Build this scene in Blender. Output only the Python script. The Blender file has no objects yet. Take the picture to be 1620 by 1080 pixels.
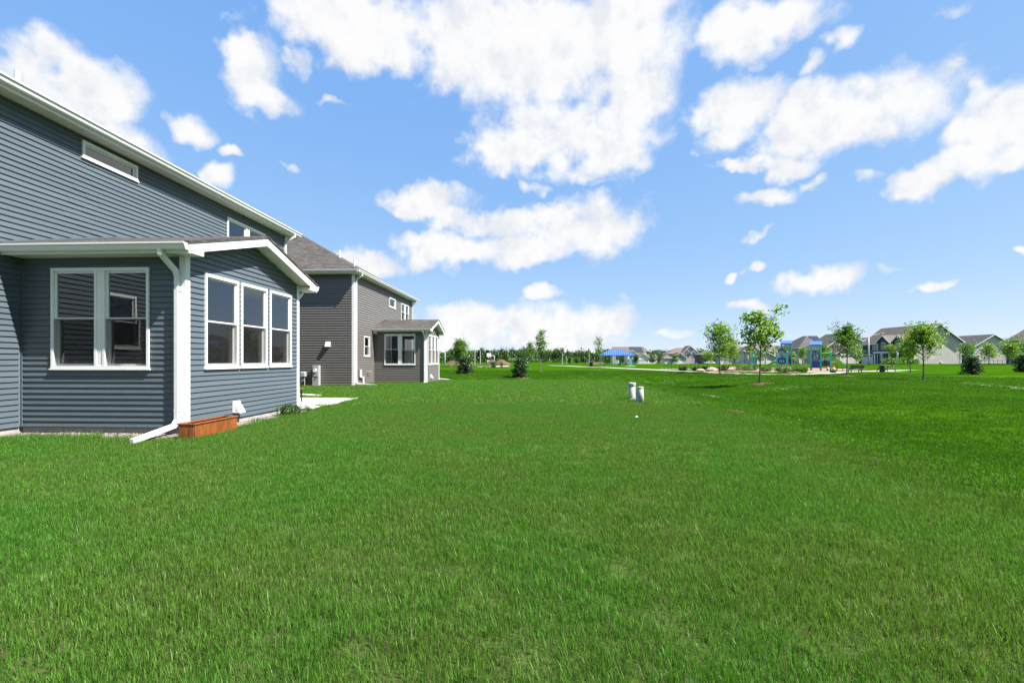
import bpy, math, random
import numpy as np
from mathutils import Vector, Matrix
R = math.radians
random.seed(7)
scene = bpy.context.scene
col = scene.collection

# ------------------------------------------------------------------ camera
EYE = 1.33
YAW = math.atan(35 / 720)
cam_d = bpy.data.cameras.new('camera')
cam_d.sensor_width = 36.0
cam_d.lens = 16.0
cam_d.shift_y = 29 / 1620
cam_d.clip_start = 0.05
cam_d.clip_end = 5000
cam = bpy.data.objects.new('camera', cam_d)
cam.location = (0, 0, EYE)
cam.rotation_euler = (R(90), 0, YAW)
col.objects.link(cam)
scene.camera = cam
scene.cycles.max_bounces = 6
scene.cycles.diffuse_bounces = 3
scene.cycles.glossy_bounces = 3
scene.cycles.transparent_max_bounces = 12

# ------------------------------------------------------------------ sun, sky, exposure
SUN = Vector((0.60, -0.185, 0.775)).normalized()
sun_d = bpy.data.lights.new('sun', 'SUN')
sun_d.energy = 5.0
sun_d.angle = R(0.5)
sun_d.color = (1.0, 0.95, 0.88)
sun = bpy.data.objects.new('sun', sun_d)
sun.rotation_euler = SUN.to_track_quat('Z', 'Y').to_euler()
sun.location = (20, -5, 40)
col.objects.link(sun)

world = bpy.data.worlds.new('World')
scene.world = world
world.use_nodes = True
wt = world.node_tree
wt.nodes.clear()


def wn(t, **kw):
    n = wt.nodes.new(t)
    for k, v in kw.items():
        setattr(n, k, v)
    return n


def wl(a, b):
    wt.links.new(a, b)


def wmath(op, a, b=None, c=None, clamp=False):
    n = wn('ShaderNodeMath', operation=op)
    n.use_clamp = clamp
    for i, q in enumerate((a, b, c)):
        if q is None:
            continue
        if isinstance(q, (int, float)):
            n.inputs[i].default_value = q
        else:
            wl(q, n.inputs[i])
    return n.outputs[0]


sky = wn('ShaderNodeTexSky', sky_type='NISHITA')
sky.sun_disc = False
sky.sun_elevation = math.asin(SUN.z)
sky.sun_rotation = math.atan2(SUN.x, SUN.y)
sky.altitude = 200
sky.air_density = 0.6
sky.dust_density = 0.2
sky.ozone_density = 3.0
tc = wn('ShaderNodeTexCoord')
sep = wn('ShaderNodeSeparateXYZ')
wl(tc.outputs['Generated'], sep.inputs[0])
az = wmath('ARCTAN2', sep.outputs[0], sep.outputs[1])
el = wmath('ARCSINE', sep.outputs[2])
cmb = wn('ShaderNodeCombineXYZ')
wl(az, cmb.inputs[0])
wl(el, cmb.inputs[1])
# cumulus clouds: azimuth, elevation, half width, half height (degrees), fullness
CLOUDS = [
    (-9.1, 35.9, 7.43, 3.90, 1.15),
    (0.4, 34.4, 13.25, 5.96, 1.25),
    (9.7, 33.8, 7.92, 5.10, 1.20),
    (12.7, 29.3, 4.79, 3.50, 1.05),
    (3.6, 25.9, 10.88, 3.59, 1.20),
    (-3.6, 24.9, 4.76, 3.27, 1.10),
    (9.0, 23.4, 5.70, 2.62, 1.05),
    (-21.9, 35.0, 7.92, 3.33, 1.20),
    (-16.8, 33.1, 3.37, 2.71, 0.90),
    (-28.1, 31.0, 1.95, 1.85, 0.70),
    (-32.4, 29.2, 3.12, 3.37, 1.15),
    (-31.2, 26.5, 3.57, 1.90, 1.15),
    (-32.7, 31.7, 1.79, 1.50, 0.90),
    (26.3, 32.7, 6.99, 2.66, 1.15),
    (20.8, 31.6, 2.40, 1.90, 0.70),
    (33.1, 29.8, 2.72, 1.46, 0.85),
    (30.6, 28.1, 2.50, 1.24, 0.70),
    (36.1, 26.2, 3.38, 0.70, 0.65),
    (23.5, 26.4, 4.86, 2.63, 1.12),
    (21.8, 24.1, 3.62, 2.11, 1.05),
    (34.6, 23.2, 7.32, 2.88, 1.30),
    (29.8, 23.9, 4.52, 2.80, 1.10),
    (44.5, 19.9, 3.30, 2.77, 1.25),
    (43.4, 22.2, 2.29, 1.51, 0.90),
    (39.3, 16.3, 2.72, 1.63, 1.05),
    (42.2, 16.8, 2.99, 1.55, 1.00),
    (44.9, 17.1, 2.17, 1.47, 1.00),
    (28.6, 20.0, 3.59, 1.56, 1.00),
    (23.8, 20.9, 3.82, 0.99, 0.90),
    (26.6, 17.1, 3.51, 1.39, 1.00),
    (30.9, 17.9, 2.20, 1.20, 0.80),
    (35.1, 17.3, 2.73, 1.15, 0.70),
    (-13.0, 18.9, 5.53, 1.96, 1.10),
    (-6.8, 16.7, 7.09, 2.04, 1.00),
    (5.5, 15.9, 7.75, 3.35, 1.20),
    (-8.7, 13.5, 8.21, 2.54, 1.10),
    (-1.2, 14.0, 9.46, 2.40, 1.10),
    (10.5, 15.1, 3.01, 2.17, 0.90),
    (-46.1, 23.4, 4.22, 3.21, 1.20),
    (-42.8, 20.1, 2.80, 2.26, 1.10),
    (-47.8, 24.7, 1.99, 1.86, 0.90),
    (-38.1, 22.4, 2.23, 1.78, 0.85),
    (-35.6, 18.5, 2.36, 1.56, 0.90),
    (-35.1, 21.2, 2.16, 1.05, 0.80),
    (0.4, 4.3, 12.87, 2.68, 1.15),
    (-8.3, 3.9, 7.06, 3.15, 1.15),
    (9.0, 4.4, 5.33, 1.70, 1.00),
    (2.0, 1.9, 14.69, 2.06, 0.95),
    (-20.1, 11.0, 4.49, 1.90, 1.10),
    (1.6, 8.0, 3.00, 1.24, 1.05),
    (-14.6, 11.6, 3.05, 1.94, 0.90),
    (-11.5, 1.1, 6.20, 1.73, 0.85),
    (31.7, 8.3, 3.03, 1.73, 1.25),
    (25.0, 5.7, 2.24, 0.98, 1.00),
    (40.4, 7.4, 1.78, 0.68, 0.95),
    (26.0, 9.7, 1.83, 0.81, 0.95),
    (23.5, 9.1, 1.15, 0.70, 0.90),
    (45.2, 9.5, 1.28, 0.67, 0.95),
    (36.8, 8.3, 1.32, 0.84, 0.75),
    (17.1, 3.1, 2.39, 1.34, 0.90),
    (25.4, 13.7, 2.97, 0.73, 0.75),
    (-24.4, 27.4, 2.61, 0.93, 0.85),
    (0.0, 21.0, 2.38, 1.25, 0.70),
    (9.0, 20.8, 3.20, 0.89, 0.65),
    (41.0, 28.8, 3.53, 0.97, 0.60),
    (41.4, 24.6, 1.15, 0.57, 0.75),
    (-28.4, 21.3, 1.68, 0.81, 0.65),
    (-5.2, 24.4, 1.59, 0.79, 0.60),
]
rc = random.Random(11)
for _ in range(34):                      # the same broken cumulus field goes on all round
    a = rc.uniform(58, 302)
    e = rc.uniform(6, 62)
    w = rc.uniform(5, 15) * (0.45 + e / 50)
    CLOUDS.append((a if a < 180 else a - 360, e, w, w * rc.uniform(.35, .6), rc.uniform(.8, 1.1)))
for _ in range(7):
    a = rc.uniform(-60, 60)
    CLOUDS.append((a, rc.uniform(44, 74), rc.uniform(8, 20), rc.uniform(5, 9), 1.0))
# fractal break-up of the cloud outlines: a domain warp plus two octave bands
warp = wn('ShaderNodeTexNoise', noise_dimensions='3D')
warp.inputs['Scale'].default_value = 14.0
warp.inputs['Detail'].default_value = 3.0
wl(tc.outputs['Generated'], warp.inputs['Vector'])
wv = wn('ShaderNodeVectorMath', operation='MULTIPLY_ADD')
wl(warp.outputs['Color'], wv.inputs[0])
wv.inputs[1].default_value = (R(6), R(5), 0)
wv.inputs[2].default_value = (-R(3), -R(2.5), 0)
wsum = wn('ShaderNodeVectorMath', operation='ADD')
wl(cmb.outputs[0], wsum.inputs[0])
wl(wv.outputs[0], wsum.inputs[1])
nz = wn('ShaderNodeTexNoise', noise_dimensions='3D')
nz.inputs['Scale'].default_value = 8.0
nz.inputs['Detail'].default_value = 8.0
nz.inputs['Roughness'].default_value = 0.62
wl(tc.outputs['Generated'], nz.inputs['Vector'])
nz2 = wn('ShaderNodeTexNoise', noise_dimensions='3D')
nz2.inputs['Scale'].default_value = 28.0
nz2.inputs['Detail'].default_value = 6.0
wl(tc.outputs['Generated'], nz2.inputs['Vector'])
fb = wmath('ADD', wmath('MULTIPLY', wmath('SUBTRACT', nz.outputs[0], 0.5), 1.7), wmath('MULTIPLY', wmath('SUBTRACT', nz2.outputs[0], 0.5), 1.3))
# grade of the clear sky: brighter, even blue overhead that pales toward the horizon
ssp = wn('ShaderNodeSeparateColor')
wl(sky.outputs[0], ssp.inputs[0])
tint = wn('ShaderNodeCombineColor')
for ch, (pw, k) in enumerate(((.58, 6.0), (.36, 5.25), (.12, 5.50))):
    wl(wmath('MULTIPLY', wmath('POWER', wmath('MULTIPLY', ssp.outputs[ch], 0.1), pw), k), tint.inputs[ch])
# cloud body: sunlit white and shaded grey painted in by noise offset toward the sun
offv = wn('ShaderNodeVectorMath', operation='ADD')
wl(tc.outputs['Generated'], offv.inputs[0])
offv.inputs[1].default_value = SUN * 0.035
nzo = wn('ShaderNodeTexNoise', noise_dimensions='3D')
nzo.inputs['Scale'].default_value = 8.0
nzo.inputs['Detail'].default_value = 4.0
nzo.inputs['Roughness'].default_value = 0.6
wl(offv.outputs[0], nzo.inputs['Vector'])
mr2 = wn('ShaderNodeMapRange', interpolation_type='SMOOTHSTEP')
wl(wmath('SUBTRACT', nz.outputs[0], nzo.outputs[0]), mr2.inputs[0])
mr2.inputs[1].default_value = -0.16
mr2.inputs[2].default_value = 0.07
ccol = wn('ShaderNodeMix', data_type='RGBA')
wl(mr2.outputs[0], ccol.inputs[0])
ccol.inputs[6].default_value = (4.2, 4.32, 4.55, 1)
ccol.inputs[7].default_value = (5.05, 5.02, 5.0, 1)


def sector(clouds):
    """one slice of the sky: only the clouds that reach into it"""
    acc = None
    for (ca, ce, cw, ch, full) in clouds:
        f2 = max(full, .9)
        iw, ih = 1 / (R(cw) * f2), 1 / (R(ch) * f2)
        sb = wn('ShaderNodeVectorMath', operation='MULTIPLY_ADD')
        wl(wsum.outputs[0], sb.inputs[0])
        sb.inputs[1].default_value = (iw, ih, 0)
        sb.inputs[2].default_value = (-R(ca) * iw, -R(ce) * ih, min(.95, max(0, (1.18 - full) * 1.5)))
        ln = wn('ShaderNodeVectorMath', operation='LENGTH')
        wl(sb.outputs[0], ln.inputs[0])
        acc = ln.outputs[1] if acc is None else wmath('SMOOTH_MIN', acc, ln.outputs[1], 0.15)
    if acc is None: acc = wmath('ADD', 3.0, 0.0)
    dens = wmath('SUBTRACT', wmath('ADD', fb, 1.0), wmath('POWER', wmath('MINIMUM', acc, 2.0), 1.8))
    mr = wn('ShaderNodeMapRange', interpolation_type='SMOOTHSTEP')
    wl(dens, mr.inputs[0])
    mr.inputs[1].default_value = -0.10
    mr.inputs[2].default_value = 0.80
    mx = wn('ShaderNodeMix', data_type='RGBA')
    wl(wmath('MULTIPLY', mr.outputs[0], 0.97), mx.inputs[0])
    wl(tint.outputs[0], mx.inputs[6])
    wl(ccol.outputs[2], mx.inputs[7])
    bg = wn('ShaderNodeBackground')
    bg.inputs['Strength'].default_value = 0.068
    wl(mx.outputs[2], bg.inputs['Color'])
    return bg.outputs[0]


EDGES = [-180, -120, -60, -36, -20, -6, 6, 18, 30, 42, 60, 120, 180]
cuts = []
for lo, hi in zip(EDGES[:-1], EDGES[1:]):
    sel = []
    for c in CLOUDS:
        for off in (-360, 0, 360):
            rw = c[2] * c[4] * 2.35 + 5
            if c[0] + off + rw > lo and c[0] + off - rw < hi: sel.append((c[0] + off, *c[1:]))
    cuts.append(sector(sel))
tot = cuts[0]
azd = az
for k in range(1, len(cuts)):
    ms = wn('ShaderNodeMixShader')
    wl(wmath('GREATER_THAN', azd, R(EDGES[k])), ms.inputs[0])
    wl(tot, ms.inputs[1])
    wl(cuts[k], ms.inputs[2])
    tot = ms.outputs[0]
wo = wn('ShaderNodeOutputWorld')
wl(tot, wo.inputs['Surface'])

scene.view_settings.view_transform = 'Standard'
scene.view_settings.look = 'None'
scene.view_settings.exposure = 1.55
scene.view_settings.gamma = 1.0
scene.view_settings.use_curve_mapping = False


# ------------------------------------------------------------------ helpers
def tag(o, label=None, cat=None, group=None, kind=None):
    if label: o['label'] = label
    if cat: o['category'] = cat
    if group: o['group'] = group
    if kind: o['kind'] = kind
    return o


def empty(name, loc=(0, 0, 0), rz=0.0, label=None, cat=None, group=None):
    o = bpy.data.objects.new(name, None)
    o.empty_display_size = 0.2
    o.location = loc
    o.rotation_euler = (0, 0, rz)
    col.objects.link(o)
    return tag(o, label, cat, group)


def copy_tree(o, parent=None):
    c = o.copy()
    col.objects.link(c)
    c.parent = parent
    for ch in list(o.children):
        copy_tree(ch, c)
    return c


class MB:
    """collects shapes, builds ONE mesh object"""
    def __init__(self):
        self.v = []
        self.f = []

    def add(self, vs, fs):
        b = len(self.v)
        self.v += [tuple(p) for p in vs]
        self.f += [tuple(i + b for i in q) for q in fs]
        return self

    def box(self, x0, x1, y0, y1, z0, z1):
        if x0 > x1: x0, x1 = x1, x0
        if y0 > y1: y0, y1 = y1, y0
        if z0 > z1: z0, z1 = z1, z0
        return self.add([(x0, y0, z0), (x1, y0, z0), (x1, y1, z0), (x0, y1, z0), (x0, y0, z1), (x1, y0, z1), (x1, y1, z1), (x0, y1, z1)],
                        [(3, 2, 1, 0), (4, 5, 6, 7), (0, 1, 5, 4), (1, 2, 6, 5), (2, 3, 7, 6), (3, 0, 4, 7)])

    def cbox(self, x0, x1, y0, y1, z0, z1, c=0.01):
        """box with chamfered edges"""
        if x0 > x1: x0, x1 = x1, x0
        if y0 > y1: y0, y1 = y1, y0
        if z0 > z1: z0, z1 = z1, z0
        pl = lambda x0, x1, y0, y1: [(x0 + c, y0), (x1 - c, y0), (x1, y0 + c), (x1, y1 - c), (x1 - c, y1), (x0 + c, y1), (x0, y1 - c), (x0, y0 + c)]
        a = pl(x0, x1, y0, y1)
        i = pl(x0 + c, x1 - c, y0 + c, y1 - c)
        rings = [[(p[0], p[1], z0) for p in i], [(p[0], p[1], z0 + c) for p in a], [(p[0], p[1], z1 - c) for p in a], [(p[0], p[1], z1) for p in i]]
        return self.rings(rings)

    def rings(self, rings, closed=True, caps=True):
        n = len(rings[0])
        vs = [p for r in rings for p in r]
        fs = []
        for k in range(len(rings) - 1):
            for j in range(n if closed else n - 1):
                a = k * n + j
                b = k * n + (j + 1) % n
                fs.append((a, b, b + n, a + n))
        if caps:
            fs.append(tuple(range(n - 1, -1, -1)))
            fs.append(tuple((len(rings) - 1) * n + j for j in range(n)))
        return self.add(vs, fs)

    def prism(self, poly, vec):
        """poly: list of 3-D points, extruded by vec"""
        vec = Vector(vec)
        return self.rings([[Vector(p) for p in poly], [Vector(p) + vec for p in poly]])

    def bar(self, a, b, w, h, up=(0, 0, 1)):
        a, b = Vector(a), Vector(b)
        d = (b - a).normalized()
        s = d.cross(Vector(up))
        if s.length < 1e-4: s = d.cross(Vector((0, 1, 0)))
        s.normalize()
        t = s.cross(d).normalized()
        q = [s * (w / 2) + t * (h / 2), s * (-w / 2) + t * (h / 2), s * (-w / 2) - t * (h / 2), s * (w / 2) - t * (h / 2)]
        return self.rings([[a + o for o in q], [b + o for o in q]])

    def sweep(self, path, prof, up=(0, 0, 1)):
        """profile [(s, t)] swept along a path with mitred joints"""
        path = [Vector(p) for p in path]
        rr = []
        for i, p in enumerate(path):
            d0 = (path[i] - path[i - 1]).normalized() if i else None
            d1 = (path[i + 1] - path[i]).normalized() if i < len(path) - 1 else None
            d = ((d0 or d1) + (d1 or d0)).normalized()
            u = Vector(up)
            s = d.cross(u)
            if s.length < 1e-3: s = d.cross(Vector((0, 1, 0)))
            s.normalize()
            t = s.cross(d).normalized()
            k = 1.0
            if d0 and d1: k = 1 / max(.5, d.dot(d1))
            rr.append([p + s * a + t * (b * k) for a, b in prof])
        return self.rings(rr)

    def tube(self, path, r, n=8):
        path = [Vector(p) for p in path]
        if not isinstance(r, (list, tuple)): r = [r] * len(path)
        rr = []
        s = None
        for i, p in enumerate(path):
            d = (path[min(i + 1, len(path) - 1)] - path[max(i - 1, 0)]).normalized()
            if s is None:
                s = d.cross(Vector((0, 0, 1)))
                if s.length < 1e-3: s = Vector((1, 0, 0))
            s = (s - d * s.dot(d))
            s.normalize()
            t = d.cross(s)
            rr.append([p + (s * math.cos(2 * math.pi * j / n) + t * math.sin(2 * math.pi * j / n)) * r[i] for j in range(n)])
        return self.rings(rr)

    def lathe(self, prof, n=20, c=(0, 0)):
        return self.rings([[(c[0] + r * math.cos(2 * math.pi * j / n), c[1] + r * math.sin(2 * math.pi * j / n), z) for j in range(n)] for r, z in prof])

    def blob(self, c, r, seed=0, jag=.25, n=7, m=5):
        rr = random.Random(seed)
        rings = []
        for i in range(m + 1):
            th = math.pi * (i + .15) / (m + .3)
            rings.append([(c[0] + r[0] * math.sin(th) * math.cos(2 * math.pi * j / n) * rr.uniform(1 - jag, 1 + jag),
                           c[1] + r[1] * math.sin(th) * math.sin(2 * math.pi * j / n) * rr.uniform(1 - jag, 1 + jag),
                           c[2] + r[2] * math.cos(th) * rr.uniform(1 - jag, 1 + jag)) for j in range(n)])
        return self.rings(rings[::-1])

    def mesh(self, name, mat, smooth=False):
        me = bpy.data.meshes.new(name)
        me.from_pydata(self.v, [], self.f)
        me.materials.append(mat)
        if smooth: me.polygons.foreach_set('use_smooth', [True] * len(me.polygons))
        me.update()
        return me

    def build(self, name, mat, parent=None, smooth=False, loc=None):
        o = bpy.data.objects.new(name, self.mesh(name, mat, smooth))
        col.objects.link(o)
        o.parent = parent
        if loc is not None: o.location = loc
        return o


def place(me, name, parent=None, loc=(0, 0, 0)):
    o = bpy.data.objects.new(name, me)
    col.objects.link(o)
    o.parent = parent
    o.location = loc
    return o


def ss(a, b, x):
    t = max(0.0, min(1.0, (x - a) / (b - a)))
    return t * t * (3 - 2 * t)


def gz(x, y):
    """height of the ground: a flat back-yard terrace, then a shallow swale, then the park"""
    e1 = x - (4.3 + .05 * y)
    e2 = y - (30 + .1 * x)
    k = 1.5
    d = max(e1, e2) + max(k - abs(e1 - e2), 0) ** 2 / (4 * k)
    z = -.55 * ss(-.3, 4.2, d) + .43 * ss(4.5, 11, d)
    z += .5 * ss(60, 85, x) * ss(75, 100, y) * (1 - ss(130, 180, y)) - .6 * ss(110, 250, y)
    z += .035 * math.sin(x * .31 + 1.3) * math.sin(y * .27 + .4) * ss(1, 8, d)
    return z


# ------------------------------------------------------------------ materials
MATS = {}


def new_mat(name):
    m = bpy.data.materials.new(name)
    m.use_nodes = True
    nt = m.node_tree
    nt.nodes.clear()
    out = nt.nodes.new('ShaderNodeOutputMaterial')
    MATS[name] = m
    return m, nt, out


def mat(name, c, rough=.6, spec=.4, vary=.12, scale=3.0, bump=0.0, bscale=40.0, metal=0.0, rnd=0.0, stretch=(1, 1, 1), coat=0.0):
    m, nt, out = new_mat(name)
    N, L = nt.nodes, nt.links
    p = N.new('ShaderNodeBsdfPrincipled')
    p.inputs['Roughness'].default_value = rough
    p.inputs['Specular IOR Level'].default_value = spec
    p.inputs['Metallic'].default_value = metal
    p.inputs['Coat Weight'].default_value = coat
    t = N.new('ShaderNodeTexCoord')
    mp = N.new('ShaderNodeMapping')
    mp.inputs['Scale'].default_value = stretch
    L.new(t.outputs['Object'], mp.inputs[0])
    n = N.new('ShaderNodeTexNoise')
    n.inputs['Scale'].default_value = scale
    n.inputs['Detail'].default_value = 6
    n.inputs['Roughness'].default_value = .65
    L.new(mp.outputs[0], n.inputs['Vector'])
    mr = N.new('ShaderNodeMapRange')
    mr.inputs[1].default_value = .3
    mr.inputs[2].default_value = .7
    mr.inputs[3].default_value = 1 - vary
    mr.inputs[4].default_value = 1 + vary
    L.new(n.outputs[0], mr.inputs[0])
    val = mr.outputs[0]
    if rnd:
        oi = N.new('ShaderNodeObjectInfo')
        m2 = N.new('ShaderNodeMapRange')
        m2.inputs[3].default_value = 1 - rnd
        m2.inputs[4].default_value = 1 + rnd
        L.new(oi.outputs['Random'], m2.inputs[0])
        mm = N.new('ShaderNodeMath')
        mm.operation = 'MULTIPLY'
        L.new(val, mm.inputs[0])
        L.new(m2.outputs[0], mm.inputs[1])
        val = mm.outputs[0]
    vm = N.new('ShaderNodeVectorMath')
    vm.operation = 'SCALE'
    vm.inputs[0].default_value = c
    L.new(val, vm.inputs['Scale'])
    L.new(vm.outputs[0], p.inputs['Base Color'])
    if bump:
        nb = N.new('ShaderNodeTexNoise')
        nb.inputs['Scale'].default_value = bscale
        nb.inputs['Detail'].default_value = 5
        L.new(mp.outputs[0], nb.inputs['Vector'])
        b = N.new('ShaderNodeBump')
        b.inputs['Strength'].default_value = bump
        b.inputs['Distance'].default_value = .02
        L.new(nb.outputs[0], b.inputs['Height'])
        L.new(b.outputs[0], p.inputs['Normal'])
    L.new(p.outputs[0], out.inputs[0])
    return m


def shingle_mat(name, c, c2, w=.32, h=.14):
    m, nt, out = new_mat(name)
    N, L = nt.nodes, nt.links
    p = N.new('ShaderNodeBsdfPrincipled')
    p.inputs['Roughness'].default_value = .9
    p.inputs['Specular IOR Level'].default_value = .2
    g = N.new('ShaderNodeTexCoord')
    sp = N.new('ShaderNodeSeparateXYZ')
    L.new(g.outputs['Object'], sp.inputs[0])
    ad = N.new('ShaderNodeMath')
    ad.operation = 'ADD'
    L.new(sp.outputs[0], ad.inputs[0])
    L.new(sp.outputs[1], ad.inputs[1])
    cb = N.new('ShaderNodeCombineXYZ')
    L.new(ad.outputs[0], cb.inputs[0])
    zz = N.new('ShaderNodeMath')
    zz.operation = 'MULTIPLY'
    zz.inputs[1].default_value = 2.1
    L.new(sp.outputs[2], zz.inputs[0])
    L.new(zz.outputs[0], cb.inputs[1])
    br = N.new('ShaderNodeTexBrick')
    br.offset = .37
    br.inputs['Color1'].default_value = (*c, 1)
    br.inputs['Color2'].default_value = (*c2, 1)
    br.inputs['Mortar'].default_value = (c[0] * .45, c[1] * .45, c[2] * .45, 1)
    br.inputs['Scale'].default_value = 1
    br.inputs['Mortar Size'].default_value = .008
    br.inputs['Brick Width'].default_value = w
    br.inputs['Row Height'].default_value = h
    L.new(cb.outputs[0], br.inputs['Vector'])
    n = N.new('ShaderNodeTexNoise')
    n.inputs['Scale'].default_value = 6
    n.inputs['Detail'].default_value = 8
    L.new(g.outputs['Object'], n.inputs['Vector'])
    mr = N.new('ShaderNodeMapRange')
    mr.inputs[1].default_value = .3
    mr.inputs[2].default_value = .7
    mr.inputs[3].default_value = .72
    mr.inputs[4].default_value = 1.25
    L.new(n.outputs[0], mr.inputs[0])
    vm = N.new('ShaderNodeVectorMath')
    vm.operation = 'SCALE'
    L.new(br.outputs[0], vm.inputs[0])
    L.new(mr.outputs[0], vm.inputs['Scale'])
    L.new(vm.outputs[0], p.inputs['Base Color'])
    b = N.new('ShaderNodeBump')
    b.inputs['Strength'].default_value = .6
    b.inputs['Distance'].default_value = .015
    L.new(br.outputs[1], b.inputs['Height'])
    b.invert = True
    L.new(b.outputs[0], p.inputs['Normal'])
    L.new(p.outputs[0], out.inputs[0])
    return m


def lap_mat(name, c, pitch=.115):
    """far lap siding: shallow relief too small to pick apart"""
    m, nt, out = new_mat(name)
    N, L = nt.nodes, nt.links
    p = N.new('ShaderNodeBsdfPrincipled')
    p.inputs['Roughness'].default_value = .6
    g = N.new('ShaderNodeTexCoord')
    sp = N.new('ShaderNodeSeparateXYZ')
    L.new(g.outputs['Object'], sp.inputs[0])
    dv = N.new('ShaderNodeMath')
    dv.operation = 'DIVIDE'
    dv.inputs[1].default_value = pitch
    L.new(sp.outputs[2], dv.inputs[0])
    fr = N.new('ShaderNodeMath')
    fr.operation = 'FRACT'
    L.new(dv.outputs[0], fr.inputs[0])
    n = N.new('ShaderNodeTexNoise')
    n.inputs['Scale'].default_value = 1.2
    n.inputs['Detail'].default_value = 6
    L.new(g.outputs['Object'], n.inputs['Vector'])
    mr = N.new('ShaderNodeMapRange')
    mr.inputs[3].default_value = .85
    mr.inputs[4].default_value = 1.15
    L.new(n.outputs[0], mr.inputs[0])
    vm = N.new('ShaderNodeVectorMath')
    vm.operation = 'SCALE'
    vm.inputs[0].default_value = c
    L.new(mr.outputs[0], vm.inputs['Scale'])
    L.new(vm.outputs[0], p.inputs['Base Color'])
    b = N.new('ShaderNodeBump')
    b.inputs['Strength'].default_value = .5
    b.inputs['Distance'].default_value = .015
    b.invert = True
    L.new(fr.outputs[0], b.inputs['Height'])
    L.new(b.outputs[0], p.inputs['Normal'])
    L.new(p.outputs[0], out.inputs[0])
    return m


def glass_mat(name, tint=(.95, .97, .97), rough=.0, ior=2.2):
    m, nt, out = new_mat(name)
    N, L = nt.nodes, nt.links
    fr = N.new('ShaderNodeFresnel')
    fr.inputs['IOR'].default_value = ior
    t = N.new('ShaderNodeBsdfTransparent')
    t.inputs[0].default_value = (*tint, 1)
    g = N.new('ShaderNodeBsdfGlossy')
    g.inputs['Roughness'].default_value = rough
    g.inputs['Color'].default_value = (.95, .97, .98, 1)
    n = N.new('ShaderNodeTexNoise')
    n.inputs['Scale'].default_value = 1.6
    n.inputs['Detail'].default_value = 1
    tcn = N.new('ShaderNodeTexCoord')
    L.new(tcn.outputs['Object'], n.inputs['Vector'])
    b = N.new('ShaderNodeBump')
    b.inputs['Strength'].default_value = .02
    b.inputs['Distance'].default_value = .05
    L.new(n.outputs[0], b.inputs['Height'])
    L.new(b.outputs[0], g.inputs['Normal'])
    mx = N.new('ShaderNodeMixShader')
    L.new(fr.outputs[0], mx.inputs[0])
    L.new(t.outputs[0], mx.inputs[1])
    L.new(g.outputs[0], mx.inputs[2])
    L.new(mx.outputs[0], out.inputs[0])
    return m


def screen_mat(name):
    m, nt, out = new_mat(name)
    N, L = nt.nodes, nt.links
    t = N.new('ShaderNodeBsdfTransparent')
    d = N.new('ShaderNodeBsdfDiffuse')
    n = N.new('ShaderNodeTexNoise')
    n.inputs['Scale'].default_value = 300
    mr = N.new('ShaderNodeMapRange')
    mr.inputs[3].default_value = .01
    mr.inputs[4].default_value = .04
    L.new(n.outputs[0], mr.inputs[0])
    L.new(mr.outputs[0], d.inputs[0])
    mx = N.new('ShaderNodeMixShader')
    mx.inputs[0].default_value = .42
    L.new(t.outputs[0], mx.inputs[1])
    L.new(d.outputs[0], mx.inputs[2])
    L.new(mx.outputs[0], out.inputs[0])
    return m


def leaf_mat(name, c1, c2, trans=.35, gloss=.08):
    m, nt, out = new_mat(name)
    N, L = nt.nodes, nt.links
    g = N.new('ShaderNodeNewGeometry')
    rp = N.new('ShaderNodeValToRGB')
    rp.color_ramp.elements[0].color = (*c1, 1)
    rp.color_ramp.elements[1].color = (*c2, 1)
    L.new(g.outputs['Random Per Island'], rp.inputs[0])
    d = N.new('ShaderNodeBsdfDiffuse')
    L.new(rp.outputs[0], d.inputs[0])
    t = N.new('ShaderNodeBsdfTranslucent')
    vm = N.new('ShaderNodeVectorMath')
    vm.operation = 'MULTIPLY'
    vm.inputs[1].default_value = (1.25, 1.25, .6)
    L.new(rp.outputs[0], vm.inputs[0])
    L.new(vm.outputs[0], t.inputs[0])
    mx = N.new('ShaderNodeMixShader')
    mx.inputs[0].default_value = trans
    L.new(d.outputs[0], mx.inputs[1])
    L.new(t.outputs[0], mx.inputs[2])
    gl = N.new('ShaderNodeBsdfGlossy')
    gl.inputs['Roughness'].default_value = .45
    gl.inputs['Color'].default_value = (.8, .85, .8, 1)
    m2 = N.new('ShaderNodeMixShader')
    m2.inputs[0].default_value = gloss
    L.new(mx.outputs[0], m2.inputs[1])
    L.new(gl.outputs[0], m2.inputs[2])
    L.new(m2.outputs[0], out.inputs[0])
    return m


# turf colour as a function of place, shared by soil sheet and blades
turf = bpy.data.node_groups.new('turf_colour', 'ShaderNodeTree')
turf.interface.new_socket('Color', in_out='OUTPUT', socket_type='NodeSocketColor')
turf.interface.new_socket('Near', in_out='OUTPUT', socket_type='NodeSocketFloat')


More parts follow.
